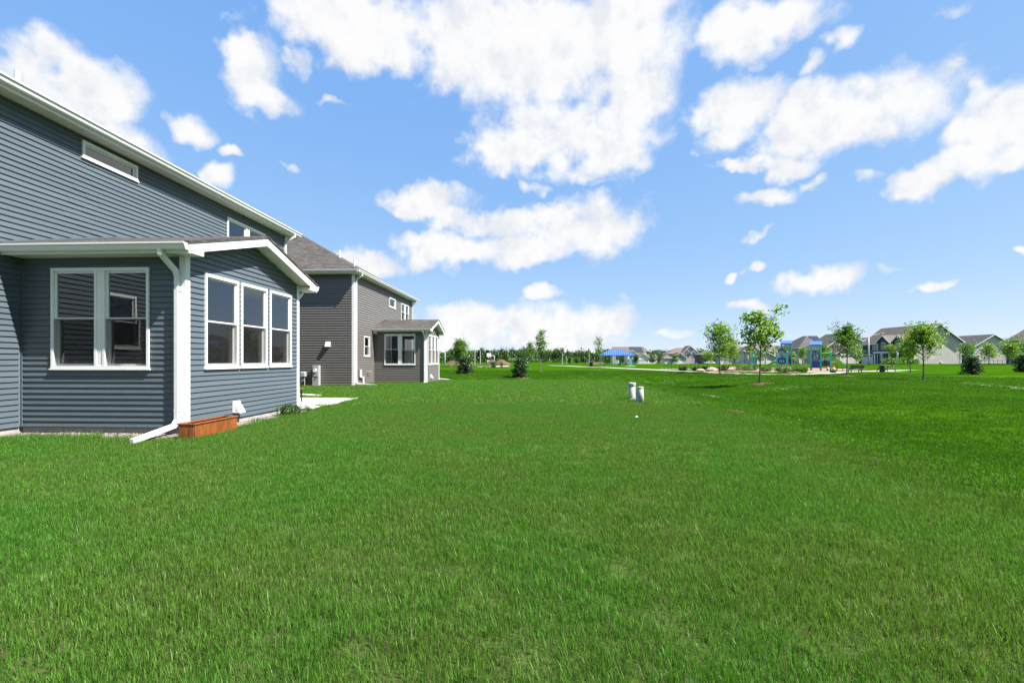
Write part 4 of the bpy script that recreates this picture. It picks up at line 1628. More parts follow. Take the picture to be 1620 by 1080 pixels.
tree(gp(70.9, 90), 4.3, 1.5, 1.7, 27, 'young tree before the dark porch of the large gabled house', n_limb=20, n_leaf=1400, size=.2, prof=oval, spread=.25, group='young park trees')
tree(gp(.76, 52.6), 4.75, 1.9, .95, 28, 'tall narrow young tree with loose tiers, tallest in mid-field', n_limb=15, n_leaf=1000, size=0.18, prof=lambda t: (1.0 if t < .42 else .45 if t < .6 else .75 if t < .85 else .6), spread=.13, leaf=LEAF2, bark=BARKG, group='young park trees')
mulch_ring(.76, 52.6, .7, 3, 'mulch ring under the tallest mid-field tree')
tree(gp(-.6, 65.4), 4.1, 1.3, 1.0, 29, 'slim young tree just left of the tallest mid-field tree', n_limb=20, n_leaf=1400, size=.14, prof=cone, spread=.14, leaf=LEAF2, bark=BARKG, group='young park trees')
tree(gp(8.78, 62.1), 4.45, 1.5, .95, 30, 'thin sparse young tree before the blue-roofed shelter', n_limb=15, n_leaf=750, size=.16, prof=sparse, spread=.13, leaf=LEAF2, bark=BARKG, group='young park trees')
tree(gp(-10.0, 61.2), 4.0, .4, 1.75, 31, 'dense cone-shaped young tree beside the grey sunroom', n_limb=40, n_leaf=5600, size=0.169, prof=cone, spread=.2, leaf=LEAF2, group='young park trees')
# trees round the houses on the right
tree(gp(86.9, 91.5), 3.85, .95, 1.75, 32, 'bright pointed young tree on the lawn before the far-right pair of houses', n_limb=24, n_leaf=1500, size=.24, prof=cone, spread=.26, group='trees by the right-hand houses')
tree(gp(94.4, 95.1), 4.0, .9, 1.75, 33, 'round light-green tree by the fence at the right edge', n_limb=24, n_leaf=1700, size=.24, prof=oval, spread=.28, group='trees by the right-hand houses')
tree(gp(99.5, 99.5), 5.0, 1.0, 2.0, 34, 'darker taller tree behind the round light-green one', n_limb=24, n_leaf=1700, size=.25, prof=oval, spread=.3, leaf=LEAF2, group='trees by the right-hand houses')
tree(gp(78.0, 99), 4.6, 1.0, 1.7, 35, 'dense small tree by the dark-blue porch, left of the large gabled house', n_limb=22, n_leaf=1500, size=.24, prof=oval, spread=.28, group='trees by the right-hand houses')
tree(gp(75.5, 100), 4.2, 1.5, 1.3, 36, 'thin pale-leaved tree beside the street light', n_limb=16, n_leaf=800, size=.24, prof=oval, spread=.24, group='trees by the right-hand houses')
tree(gp(83.3, 92.0), 3.9, 1.0, 1.7, 37, 'low leafy tree against the pale gable wall, right of the broad tree', n_limb=22, n_leaf=1500, size=.22, prof=oval, spread=.26, leaf=LEAF2, group='trees by the right-hand houses')
tree(gp(71.2, 104), 3.4, .8, 1.6, 38, 'small tree left of the street light pole', n_limb=18, n_leaf=900, size=.26, prof=oval, spread=.26, group='trees by the right-hand houses')
tree(gp(59.5, 104), 4.4, 1.2, 1.1, 39, 'little tree standing between the two play towers', n_limb=18, n_leaf=800, size=.24, prof=cone, spread=.22, group='trees by the right-hand houses')
tree(gp(57.0, 103), 3.2, .8, .8, 40, 'thin sapling left of the second play tower', n_limb=14, n_leaf=400, size=.24, prof=cone, spread=.2, group='trees by the right-hand houses')
tree(gp(63.5, 103), 4.4, 1.0, 2.0, 41, 'leafy tree right behind the green slide', n_limb=22, n_leaf=1300, size=.26, prof=oval, spread=.3, leaf=LEAF2, group='trees by the right-hand houses')
# small trees near the far houses in the centre
FT = [(62.5, 205, 4.2, 1.5, 'little columnar tree between the garages of the far grey gabled house', LEAF2), (55.0, 215, 4.6, 1.7, 'dark columnar tree at the right end of the far white house', LEAFD),
      (60.0, 220, 4.4, 2.6, 'round dark bush-like tree between the two far houses', LEAFD), (47.0, 212, 4.0, 1.2, 'slim dark tree before the far white house', LEAFD),
      (37.5, 92, 3.2, 1.5, 'loose bright multi-stemmed tree right of the bike racks', LEAF), (36.6, 98, 2.8, 1.3, 'pale leafy bush-tree beside the bike racks', LEAF),
      (48, 112, 3.2, 1.8, 'rounded tree in the bed left of the play area', LEAF2), (57.0, 118, 3.3, 2.0, 'rounded tree behind the three teal posts', LEAF2)]
for i, (x, y, h, r, lb, lf) in enumerate(FT):
    tree(gp(x, y), h, .5, r, 60 + i, lb, n_limb=22, n_leaf=1100, size=.22 if y < 150 else .36, prof=oval, spread=.25 if y < 150 else .35, leaf=lf, name='small_tree', group='small trees before the far houses')


def spruce(loc, h, r, seed, label, n=1500, group='little spruces', size=.16):
    rng = np.random.default_rng(seed)
    e = empty('spruce', loc, 0, label, 'spruce', group)
    tm = MB()
    tm.tube([(0, 0, -.05), (.01, 0, h * .5), (0, .01, h * .97)], [h * .022, h * .014, .006], 7)
    V = []
    nb = 46
    for i in range(nb):
        t = (i + .5) / nb
        z = h * (.05 + .86 * t)
        a = i * 2.4 + rng.uniform(-.4, .4)
        L = r * (.25 + .75 * (1 - t) ** .5) * rng.uniform(.72, 1.12)
        d = np.array([math.cos(a), math.sin(a), -.02 + .75 * t])
        p1 = np.array([0, 0, z]) + d * L
        tm.tube([(0, 0, z), tuple(p1)], [.014, .004], 3)
        k = max(14, int(n * 1.5 / nb * (1.4 - t)))
        s = rng.uniform(.1, .98, k)[:, None]
        V.append(np.array([0, 0, z]) + d * L * s + rng.normal(size=(k, 3)) * np.array([.075, .075, .06]) * h * .6)
    tm.build('trunk', BARK, e)
    C = np.concatenate(V)
    quads('crown', leaf_quads(C, size * h / 1.7, rng, .34, .1), NEEDLE, e)
    return e


spruce(gp(-7.05, 46.1), 1.75, .9, 1, 'bushy little spruce in a mulch ring near the grey sunroom', 2600)
mulch_ring(-6.6, 46.0, .8, 5, 'mulch ring under the spruce near the grey sunroom')
spruce(gp(-1.25, 39.4), 1.65, .85, 2, 'bushy little spruce in a mulch ring, standing alone in mid-field', 2600)
mulch_ring(-1.1, 39.2, .7, 6, 'mulch ring under the mid-field spruce')
spruce(gp(-7.03, 80), 1.2, .5, 3, 'tiny spruce beside the basketball court', 700)
spruce(gp(-6.2, 87), 1.0, .45, 6, 'second tiny spruce just right of the one by the court', 500)
spruce(gp(42.7, 46.6), 1.7, .95, 4, 'dark broad spruce on the right-hand lawn before the houses', 2600)
spruce(gp(56.3, 55.2), 2.0, 1.0, 5, 'dark spruce cut by the right edge of the picture', 2000)


def shrub(loc, r, h, seed, label, mat_=LEAF2, n=700, size=.07, cat='shrub', group=None, name='shrub'):
    rng = np.random.default_rng(seed)
    e = empty(name, loc, 0, label, cat, group)
    d = rng.normal(size=(n, 3))
    d /= np.linalg.norm(d, axis=1)[:, None]
    rr_ = rng.uniform(.35, 1, n) ** .5
    lump = 1 + .22 * np.sin(d[:, 0] * 5 + seed) * np.cos(d[:, 1] * 4 + seed * 2)
    C = d * (rr_ * lump)[:, None] * np.array([r, r, h * .55]) + np.array([0, 0, h * .5])
    C[:, 2] = np.maximum(C[:, 2], .02)
    tm = MB()
    for k in range(7):
        a = k * .9
        tm.tube([(0, 0, -.03), (r * .5 * math.cos(a), r * .5 * math.sin(a), h * .6)], [.02 * h + .004, .004], 4)
    tm.build('stems', BARK, e)
    quads('foliage', leaf_quads(C, size, rng, .6), mat_, e)
    return e


shrub((-5.86, 10.62, 0), .27, .26, 3, 'low leafy green plant at the foot of the sunroom gable wall', LEAFD, 900, .05, 'plant', name='leafy_plant')
shrub((-5.9, 11.55, 0), .13, .12, 4, 'tiny weed at the sunroom far corner', LEAF2, 150, .04, 'plant', name='leafy_plant')
SH = [(24.5, 60.0, .8, .75, LEAFD, 'dark rounded shrub at the left end of the play bed'), (26.8, 59.6, 1.1, .95, LEAF2, 'wide green shrub under the big-leaved tree crown'),
      (28.0, 60.6, 1.0, .9, LEAFD, 'pale mixed shrub right of the wide green one'), (28.3, 57.2, .75, .75, LEAF2, 'shrub between the bed and the first play tower'),
      (28.6, 53.8, .85, .8, PALELF, 'pale-tipped shrub close to the path before the first play tower'), (30.4, 55.7, .85, .8, LEAF2, 'green shrub at the foot of the play steps'),
      (31.2, 54.6, .7, .7, LEAF2, 'small pale shrub beside the play steps'), (33.8, 53.2, .35, .35, LEAF2, 'tuft of green by the path edge under the towers'),
      (22.9, 62.5, .6, .55, LEAF2, 'low shrub left of the pink boulders'), (21.7, 61.8, .65, .6, LEAFD, 'dark low shrub at the left end of the boulder bed'),
      (23.5, 63.8, .45, .45, LEAF2, 'small shrub between the boulders'), (24.6, 65.6, .45, .4, LEAFD, 'small dark shrub behind the boulders'), (20.3, 63.2, .6, .6, LEAFD, 'dark shrub at the end of the bike racks')]
for i, (x, y, r, h, mt_, lb) in enumerate(SH):
    shrub(gp(x, y), r, h, 20 + i, lb, mt_, 1300, .13, group='shrubs round the play area')
for i, (x, y, r, h, lb) in enumerate([(80.6, 107.2, 1.6, 1.5, 'dark rounded bush before the large house porch'), (83.2, 107.2, 1.9, 1.6, 'green bush right of the porch bush'), (85.6, 107.0, 1.2, 1.2, 'last bush at the corner of the large house'), (68, 108, 1.8, 1.6, 'bush behind the street light')]):
    shrub(gp(x, y), r, h, 50 + i, lb, LEAF2, 600, .26, group='bushes at the large house')
for i in range(9):
    x, y = -20.5 + i * 1.55, 88 - i * .25
    shrub(gp(x, y), .95, .62 + .1 * math.sin(i * 2.1), 80 + i, 'low green shrub, ' + ['leftmost', 'second', 'third', 'fourth', 'middle', 'sixth', 'seventh', 'last but one', 'rightmost'][i] + ' in the row beyond the grey sunroom', LEAF2, 350, .16, group='row of low shrubs beyond the grey sunroom')

# ------------------------------------------------------------------ boulders, dirt heaps
for i, (x, y, r, lb) in enumerate([(22.6, 59.3, (.75, .5, .42), 'pink boulder left of the slim tree trunk'), (25.2, 59.8, (1.1, .5, .45), 'long pink boulder right of the slim tree trunk'), (26.6, 61.6, (.9, .5, .4), 'pink boulder half hidden by the shrubs'), (20.9, 58.4, (.6, .4, .25), 'flat pink stone near the path')]):
    o = MB().blob((0, 0, .1), r, 40 + i, .16, 9, 5).build('boulder', BOULD, loc=gp(x, y))
    tag(o, lb, 'boulder', 'pink boulders by the play area')
for i, (x, y, w, h, lb) in enumerate([(-17.4, 98, 2.8, 1.3, 'brown dirt heap left of the cone-shaped tree'), (-13.9, 97, 2.4, .75, 'low brown dirt heap behind the near spruce'), (-11.2, 121, 2.3, 1.35, 'brown dirt heap at the left of the court'), (-8.6, 119, 2.7, 1.5, 'brown dirt heap behind the basketball hoop'), (26, 210, 3.5, .9, 'far grey dirt heap in the field'), (33.5, 235, 4, 1.0, 'smaller far dirt heap in the field')]):
    m = MB()
    rr = random.Random(i)
    n = 26
    rings = []
    for q, zz in ((1, -.1), (.8, .3), (.55, .62), (.3, .88), (.08, 1.0)):
        rings.append([(w * q * math.cos(2 * math.pi * j / n) * rr.uniform(.86, 1.14), w * .7 * q * math.sin(2 * math.pi * j / n) * rr.uniform(.86, 1.14), h * zz * rr.uniform(.88, 1.1)) for j in range(n)])
    m.rings(rings)
    tag(m.build('dirt_heap', DIRT, loc=gp(x, y), smooth=True), lb, 'dirt heap', 'heaps of dirt in the field')


# ------------------------------------------------------------------ playground
def frame_at(x, y):
    """turn of the equipment about z so that its front looks toward the lawn"""
    return -math.atan2(x, y)


def posts(parent, pts, h, r=.11, m_=TEAL):
    for (x, y, hh) in pts:
        MB().lathe([(r, -.05), (r, hh - .05), (r * 1.15, hh - .045), (r * 1.15, hh), (r * .6, hh + .04), (0, hh + .045)], 12, (x, y)).build('post', m_, parent, True)


# first tower, with a gabled blue front and steps
X1, Y1 = 40.6 * .86, 76.7 * .86
t1 = empty('play_tower', gp(X1, Y1), frame_at(X1, Y1), 'play tower with teal posts, gabled blue front panel and black steps', 'play tower', 'play towers')
posts(t1, [(-.62, -.6, 2.55), (.58, -.6, 2.55), (-.05, .55, 3.7), (1.05, .55, 3.7)], 0)
m = MB()
m.prism([(-.75, -.69, 2.45), (-.05, -.69, 3.15), (.70, -.69, 2.45), (.70, -.69, 2.20), (.52, -.69, 2.30), (-.05, -.69, 2.86), (-.60, -.69, 2.30), (-.75, -.69, 2.20)], (0, .05, 0))
m.build('gable_arch', NAVY, t1)
MB().cbox(-.56, .52, -.66, -.60, .95, 1.72, .01).build('front_panel', NAVY, t1)
for k in range(3): MB().cbox(-.3 + k * .22, -.18 + k * .22, -.675, -.661, 1.1, 1.42, .006).build('panel_knob', TEAL, t1)
MB().box(-.68, 1.1, -.62, .6, .90, .95).build('deck', BLACK, t1)
m = MB()                                              # blue pitched roof on the tall posts
m.prism([(-.2, .0, 3.62), (-.2, .55, 4.15), (-.2, 1.1, 3.62), (-.2, 1.05, 3.58), (-.2, .55, 4.05), (-.2, .05, 3.58)], (1.4, 0, 0))
m.build('roof', ROYAL, t1)
MB().box(-.18, 1.18, -.012, .0, 3.55, 3.75).build('roof_skirt', ROYAL, t1)
m = MB()
pts = [(-.02 + .52 * (1 + math.cos(math.pi * k / 12)), .58, 2.6 + .75 * math.sin(math.pi * k / 12) ** .6) for k in range(13)]
m.prism(pts + [(-.02, .58, 2.55), (1.02, .58, 2.55)][:0], (0, .05, 0))
m.build('arch_panel', LIME, t1)
MB().cbox(-.1, .15, .53, .58, 1.0, 2.1, .01).build('back_panel', NAVY, t1)
MB().cbox(.8, 1.02, .53, .58, 1.0, 2.1, .01).build('back_panel', NAVY, t1)
m = MB()                                              # curved green slide going down to the left
sl = [(-.7, .2, .98), (-1.1, .25, .95), (-1.6, .3, .62), (-2.1, .3, .28), (-2.6, .3, .2)]
m.sweep(sl, [(-.28, .22), (-.28, -.03), (.28, -.03), (.28, .22), (.23, .22), (.23, .02), (-.23, .02), (-.23, .22)])
m.build('slide', GREENP, t1)
MB().cbox(-.78, -.62, -.1, .55, 1.0, 2.0, .02).build('slide_hood', GREENP, t1)
st = MB()                                             # steps with rails
for k in range(5): st.box(.62 + k * .27, .92 + k * .27, -.55, .25, .80 - k * .17, .84 - k * .17)
st.build('steps', BLACK, t1)
for yy in (-.57, .27):
    r_ = MB()
    r_.bar((.6, yy, .62), (2.05, yy, -.02), .04, .12)
    r_.bar((.6, yy, 1.62), (2.05, yy, .98), .05, .05)
    for k in range(7):
        t = k / 6
        r_.bar((.6 + 1.45 * t, yy, .62 - .64 * t), (.6 + 1.45 * t, yy, 1.62 - .64 * t), .025, .025)
    r_.build('handrail', BLACK, t1)
m = MB()
m.box(2.1, 2.75, -.4, .3, -.02, .36)
m.build('transfer_step', BLACK, t1)
posts(t1, [(2.8, -.45, .95)], 0, .05, METER)

# second tower, with the lime slide
X2, Y2 = 42.1 * .93 - .3, 69.5 * .93 + .15
t2 = empty('play_tower', gp(X2, Y2), frame_at(X2, Y2), 'play tower with flat blue roof, lime arch and long lime slide', 'play tower', 'play towers')
posts(t2, [(-.55, -.5, 3.55), (.55, -.5, 3.55), (-.55, .6, 3.55), (.55, .6, 3.55), (1.65, -.5, 2.55), (1.65, .6, 2.55)], 0)
m = MB()
m.prism([(-.68, -.62, 3.5), (-.68, .05, 4.05), (-.68, .72, 3.5), (-.68, .68, 3.44), (-.68, .05, 3.96), (-.68, -.58, 3.44)], (1.36, 0, 0))
m.build('roof', ROYAL, t2)
MB().box(-.66, .66, -.645, -.625, 3.36, 3.56).build('roof_skirt', ROYAL, t2)
m = MB()
m.prism([(-.5, -.53, 3.45), (.5, -.53, 3.45), (.5, -.53, 3.3), (.3, -.53, 3.36), (-.3, -.53, 3.36), (-.5, -.53, 3.3)], (0, .05, 0))
m.build('arch_panel', LIME, t2)
MB().box(-.6, 1.7, -.52, .62, 1.38, 1.44).build('deck', NAVY, t2)
MB().cbox(-.48, -.30, -.54, -.49, 1.5, 2.35, .01).build('side_panel', NAVY, t2)
MB().cbox(.30, .48, -.54, -.49, 1.5, 2.35, .01).build('side_panel', NAVY, t2)
MB().cbox(-.48, .48, -.54, -.49, .35, 1.30, .01).build('lower_panel', NAVY, t2)
MB().cbox(.64, .80, -.54, -.49, .55, 1.34, .01).build('lower_panel', NAVY, t2)
MB().cbox(1.36, 1.57, -.54, -.49, .55, 1.34, .01).build('lower_panel', NAVY, t2)
MB().cbox(.82, 1.34, -.52, -.49, .6, 1.36, .01).build('lower_panel', BLACK, t2)
m = MB()                                              # steps inside the bay
for k in range(4): m.box(-.25, .3, -.3 + k * .12, -.15 + k * .12, 1.55 + k * .22, 1.6 + k * .22)
m.build('climber', POLE, t2)
m = MB()                                              # lime tunnel roof over the slide head
m.rings([[(x, .05 + .55 * math.cos(math.pi * k / 10), 2.0 + .45 * math.sin(math.pi * k / 10)) for k in range(11)] + [(x, .05 + .5 * math.cos(math.pi * k / 10), 2.0 + .40 * math.sin(math.pi * k / 10)) for k in range(10, -1, -1)] for x in (.68, 1.6)])
m.build('slide_hood', GREENP, t2)
m = MB()
m.box(.68, 1.6, -.51, -.47, 1.9, 2.38)
m.build('hood_front', GREENP, t2)
m = MB()
for k in range(2): m.bar((.75 + k * .72, -.5, 1.45), (.75 + k * .72, -.5, 1.95), .05, .05)
m.build('hood_leg', POLE, t2)
m = MB()
sl = [(1.7, .05, 1.44), (2.0, .02, 1.43), (2.4, -.05, 1.22), (2.85, -.12, .75), (3.3, -.18, .38), (3.75, -.22, .26), (4.3, -.25, .24)]
m.sweep(sl, [(-.34, .36), (-.34, -.04), (.34, -.04), (.34, .36), (.27, .36), (.27, .02), (-.27, .02), (-.27, .36)])
m.build('slide', LIME, t2)
m = MB()
m.bar((2.4, -.05, 0), (2.4, -.05, 1.2), .06, .06)
m.bar((3.6, -.2, 0), (3.6, -.2, .28), .06, .06)
m.build('slide_support', BLACK, t2)
m = MB()
m.box(2.2, 3.1, -.7, -.2, .36, .44)
m.box(2.3, 2.36, -.6, -.3, 0, .36)
m.box(2.94, 3.0, -.6, -.3, 0, .36)
tag(m.build('play_counter', BLACK, loc=gp(X2, Y2)), 'low black play bench under the lime slide', 'play bench')
bpy.data.objects['play_counter'].rotation_euler = (0, 0, frame_at(X2, Y2))
# three teal posts with a hanging blue seat
X3, Y3 = 33.3 * .95, 71.3 * .95
t3 = empty('spinner', gp(X3, Y3), frame_at(X3, Y3), 'three tall teal posts with a hanging dark-blue seat, left of the towers', 'play posts')
posts(t3, [(-.32, .1, 2.65), (-.02, -.4, 2.7), (.36, .1, 2.85)], 0, .115)
MB().tube([(-.32, .1, 2.5), (.36, .1, 2.5), (-.02, -.4, 2.5), (-.32, .1, 2.5)], .04, 6).build('top_rail', LIME, t3)
m = MB()
m.rings([[(-.3 + .6 * t + r * .0, -.15 + .16 * math.cos(a), .95 - .75 * t + .18 * math.sin(a)) for a in [k * math.pi / 4 for k in range(8)]] for t, r in ((0, 1), (.4, 1), (.8, 1), (1, 1))])
m.build('seat', NAVY, t3)

# bits on the play surface: a tub plant and toadstool seats
tp = empty('tub_plant', gp(39.9 * .86, 69.8 * .86), 0, 'dark tub with a leafy plant before the second play tower', 'tub plant')
MB().lathe([(.14, 0), (.2, .28), (.21, .3), (.18, .3), (.16, .2)], 14).build('tub', BLACK, tp)
rng = np.random.default_rng(5)
quads('foliage', leaf_quads(rng.normal(size=(160, 3)) * np.array([.17, .17, .22]) + np.array([0, 0, .6]), .13, rng), PALELF, tp)
for i, dx in enumerate((0, .52)):
    ts = empty('toadstool_seat', gp(38.6 + dx, 61.9 - dx * .6), 0, ('left' if i == 0 else 'right') + ' of two small red and white seats under the second tower', 'seat', 'red and white play seats')
    MB().lathe([(.11, 0), (.09, .22), (.12, .3)], 12).build('stem', BLACK, ts)
    MB().lathe([(.22, .3), (.2, .42), (.0, .46)], 12).build('rim', WHITE, ts)
    MB().lathe([(.17, .44), (.12, .56), (0, .6)], 12).build('cap', REDP, ts)


def bench(x, y, rz, label, back=True):
    e = empty('park_bench', gp(x, y), rz, label, 'bench', 'black park benches')
    for k in range(5): MB().cbox(-.7, .7, -.24 + k * .1, -.155 + k * .1, .43, .455, .006).build('seat_slat', BLACK, e)
    if back:
        for k in range(5): MB().bar((-.7, .29 + k * .035, .52 + k * .085), (.7, .29 + k * .035, .52 + k * .085), .02, .07).build('back_slat', BLACK, e)
    for s in (-.52, .52):
        m = MB()
        m.bar((s, -.2, 0), (s, -.2, .44), .06, .05)
        m.bar((s, .22, 0), (s, .22, .44), .06, .05)
        m.bar((s, -.2, .41), (s, .25, .41), .05, .04)
        m.bar((s, .25, .42), (s, .46, .95), .05, .04)
        m.build('frame', BLACK, e)


bench(34.2, 50.3, -1.15, 'black slatted park bench by the path, left of the picnic table')
pk = empty('picnic_table', gp(43.6, 58.6), .25, 'black picnic table with benches at the end of the path', 'picnic table')
MB().cbox(-.9, .9, -.38, .38, .74, .79, .01).build('table_top', BLACK, pk)
for s in (-1, 1): MB().cbox(-.9, .9, s * .75 - .14, s * .75 + .14, .43, .47, .01).build('seat', BLACK, pk)
for s in (-.6, .6):
    m = MB()
    m.bar((s, -.25, .74), (s, -.7, 0), .08, .06)
    m.bar((s, .25, .74), (s, .7, 0), .08, .06)
    m.bar((s, -.75, .41), (s, .75, .41), .06, .06)
    m.build('leg_frame', BLACK, pk)
tag(sheet('picnic_pad', [((41.6, 56.6), (45.8, 58.2)), ((41.2, 60.2), (45.4, 61.6))], PATHM, .02), 'pale concrete pad under the picnic table', 'pad', kind='structure')


def bin_(x, y, label, r=.32, h=.85):
    e = empty('litter_bin', gp(x, y), 0, label, 'litter bin', 'black litter bins')
    MB().lathe([(r * .85, 0), (r, h * .9), (r * .94, h * .9), (r * .9, h * .6)], 16).build('body', BLACK, e)
    MB().lathe([(r * 1.06, h * .88), (r * 1.06, h * .95), (r * .5, h * 1.04), (r * .4, h)], 16).build('lid', BLACK, e)


bin_(12.9, 104, 'black litter bin left of the blue-roofed shelter', .42, .95)
bin_(-8.6, 92.5, 'black litter bin at the basketball court', .38, .95)
bin_(40.6, 55.2, 'black litter bin between bench and picnic table', .3, .8)

# bike racks: five black hoops on the path edge
for k in range(5):
    x, y = 18.9 + k * 1.0, 70.4 - k * 1.55
    x, y = 20.6 + k * .98, 72.2 - k * .55
    e = empty('bike_rack', gp(x, y), .35, ['leftmost', 'second from left', 'middle', 'second from right', 'rightmost'][k] + ' black hoop of the bike racks by the path', 'bike rack', 'bike rack hoops')
    pts = [(-.36, 0, -.05), (-.37, 0, .5)] + [(.37 * -math.cos(a * math.pi / 8), 0, .55 + .34 * math.sin(a * math.pi / 8)) for a in range(9)] + [(.37, 0, .5), (.36, 0, -.05)]
    MB().tube(pts, .035, 6).build('hoop', BLACK, e)
    for s in (-.36, .36): MB().lathe([(.09, .0), (.09, .03), (.04, .035)], 10, (s, 0)).build('foot_plate', BLACK, e)
m = sheet('rack_pad', [((19.6, 71.4), (19.9, 73.6)), ((25.5, 68.0), (26.0, 70.3))], PATHM, .02)
tag(m, 'pale concrete strip under the bike racks', 'pad', kind='structure')

# ------------------------------------------------------------------ park shelter
SX, SY = 18.3, 104.5
s_ = empty('park_shelter', gp(SX, SY), -.12, 'open park shelter with royal-blue hipped metal roof and teal posts', 'shelter')
for (x, y) in ((-3.0, -1.6), (3.6, -1.6), (-3.0, 2.0), (3.6, 2.0), (-.9, -1.9), (1.3, 2.2)):
    MB().box(x - .1, x + .1, y - .1, y + .1, -.05, 2.45).build('post', TEAL, s_)
rf = hip_roof(s_, -3.7, 4.3, -2.6, 2.9, 2.42, 1.35, ROYAL, .08)
MB().box(-3.6, 4.2, -2.5, 2.8, 2.36, 2.415).build('beam', TEAL, rf)
rb = MB()
zz0 = 2.515
half = 2.75
for k in range(17):                                    # standing seams
    x = -3.5 + k * .475
    L = min(half, x + 3.7, 4.3 - x)
    if L > .15:
        rb.bar((x, -2.6, zz0), (x, -2.6 + L, zz0 + 1.35 * L / half), .13, .07)
        rb.bar((x, 2.9, zz0), (x, 2.9 - L, zz0 + 1.35 * L / half), .13, .07)
for k in range(11):
    y = -2.4 + k * .5
    L = min(half, y + 2.6, 2.9 - y)
    if L > .15:
        rb.bar((-3.7, y, zz0), (-3.7 + L, y, zz0 + 1.35 * L / half), .13, .07)
        rb.bar((4.3, y, zz0), (4.3 - L, y, zz0 + 1.35 * L / half), .13, .07)
rb.build('standing_seams', NAVY, rf)
MB().box(-3.9, 4.5, -2.8, 3.1, -.1, .03).build('floor_slab', PATHM, s_)
for k, dx in enumerate((-1.6, 1.7)):
    e = empty('picnic_table', gp(SX + dx, SY - .2), -.12, ['left', 'right'][k] + ' black picnic table under the blue-roofed shelter', 'picnic table', 'picnic tables in the shelter')
    MB().box(-1.1, 1.1, -.38, .38, .74, .80).build('table_top', BLACK, e)
    for s in (-1, 1): MB().box(-1.1, 1.1, s * .75 - .14, s * .75 + .14, .43, .48).build('seat', BLACK, e)
    for s in (-.8, .8):
        m = MB()
        m.bar((s, -.25, .74), (s, -.7, 0), .08, .08)
        m.bar((s, .25, .74), (s, .7, 0), .08, .08)
        m.bar((s, -.75, .41), (s, .75, .41), .06, .06)
        m.build('leg_frame', BLACK, e)


# ------------------------------------------------------------------ poles and signs
def street_light(x, y, h, arm, label, r=.09):
    e = empty('street_light', gp(x, y), 0, label, 'street light', 'street lights')
    MB().tube([(0, 0, -.1), (0, 0, h * .5), (0, 0, h)], [r * 1.2, r, r * .75], 10).build('pole', POLE, e, True)
    MB().tube([(0, 0, h - .15), (arm[0] * .3, 0, h + arm[1] * .5), (arm[0], 0, h + arm[1])], [.05, .045, .035], 6).build('arm', POLE, e)
    MB().cbox(arm[0] - .1 if arm[0] > 0 else arm[0] - .55, arm[0] + .55 if arm[0] > 0 else arm[0] + .1, -.14, .14, h + arm[1] - .06, h + arm[1] + .08, .03).build('lamp_head', METER, e)


street_light(71.8, 101.4, 6.0, (2.6, .95), 'pale street light with arm to the right, by the large gabled house', .14)
street_light(-20.7, 105, 3.2, (-1.1, .35), 'pale street light leaning left beyond the grey sunroom')
for i, (x, y, h, lb) in enumerate([(-16.2, 124, 3.9, 'bare white pole behind the cone-shaped tree'), (-15.2, 128, 3.9, 'second bare white pole, left of the two dark conifers'), (10.5, 170, 3.9, 'far bare pole in the field right of mid-field'), (20.4, 170, 3.6, 'far bare pole left of the shelter'), (16.3, 230, 4.2, 'thin far mast above the wood')]):
    e = empty('pole', gp(x, y), 0, lb, 'pole', 'bare poles')
    MB().tube([(0, 0, -.1), (0, 0, h)], [.11, .08], 8).build('shaft', POLE, e)
    MB().lathe([(.1, h), (.1, h + .06), (.03, h + .1)], 8).build('cap', POLE, e)
o = MB().cbox(-.35, .35, -.1, .1, 0, 1.4, .02).build('utility_box', PVC, loc=gp(-12.5, 124))
tag(o, 'small white upright box left of the basketball hoop', 'box')
# basketball hoop
bh = empty('basketball_hoop', gp(-9.1, 104.1), 0, 'basketball hoop with pale backboard on a curved white pole', 'basketball hoop')
MB().tube([(0, 0, -.1), (0, 0, 2.05), (-.03, 0, 2.22), (-.15, 0, 2.35), (-.35, 0, 2.4), (-1.0, 0, 2.4)], .085, 8).build('pole', POLE, bh, True)
MB().cbox(-1.75, -.75, -.36, -.30, 2.15, 2.95, .03).build('backboard', WHITE, bh)
MB().bar((-1.0, 0, 2.42), (-1.2, -.33, 2.5), .08, .08).build('bracket', POLE, bh)
MB().tube([(-1.3 + .22 * math.cos(a * math.pi / 6), -.62 + .22 * math.sin(a * math.pi / 6), 2.3) for a in range(13)], .03, 5).build('rim', REDP, bh)
nt_ = MB()
for k in range(10):
    a = k * math.pi / 5
    nt_.bar((-1.3 + .22 * math.cos(a), -.62 + .22 * math.sin(a), 2.29), (-1.3 + .13 * math.cos(a + .5), -.62 + .13 * math.sin(a + .5), 1.9), .02, .02)
nt_.build('net', WHITE, bh)
# green street-name sign
sg = empty('street_sign', gp(85.7, 94.9), 0, 'green street-name sign on a grey post beside the large gabled house', 'street sign')
MB().bar((0, 0, -.1), (0, 0, 2.3), .07, .07).build('post', POLE, sg)
MB().cbox(-.62, .62, -.02, .02, 2.02, 2.27, .005).build('name_plate', SIGNG, sg)
MB().cbox(-.02, .02, -.42, .42, 2.30, 2.5, .005).build('name_plate', SIGNG, sg)
MB().box(-.5, -.08, -.026, -.021, 2.10, 2.19).build('lettering', WHITE, sg)
MB().box(0, .48, -.026, -.021, 2.10, 2.19).build('lettering', WHITE, sg)
# black rail fence by the right-hand houses
fe = empty('rail_fence', gp(92.5, 95.5), -.75, 'low black rail fence by the navy house at the right edge', 'fence')
for zz in (.12, .85): MB().box(-3.6, 3.6, -.025, .025, zz, zz + .06).build('rail', BLACK, fe)
pk_ = MB().box(-.03, .03, -.03, .03, -.1, 1.0).mesh('picket', BLACK)
for k in range(13): place(pk_, 'picket', fe, (-3.6 + k * .6, 0, 0))


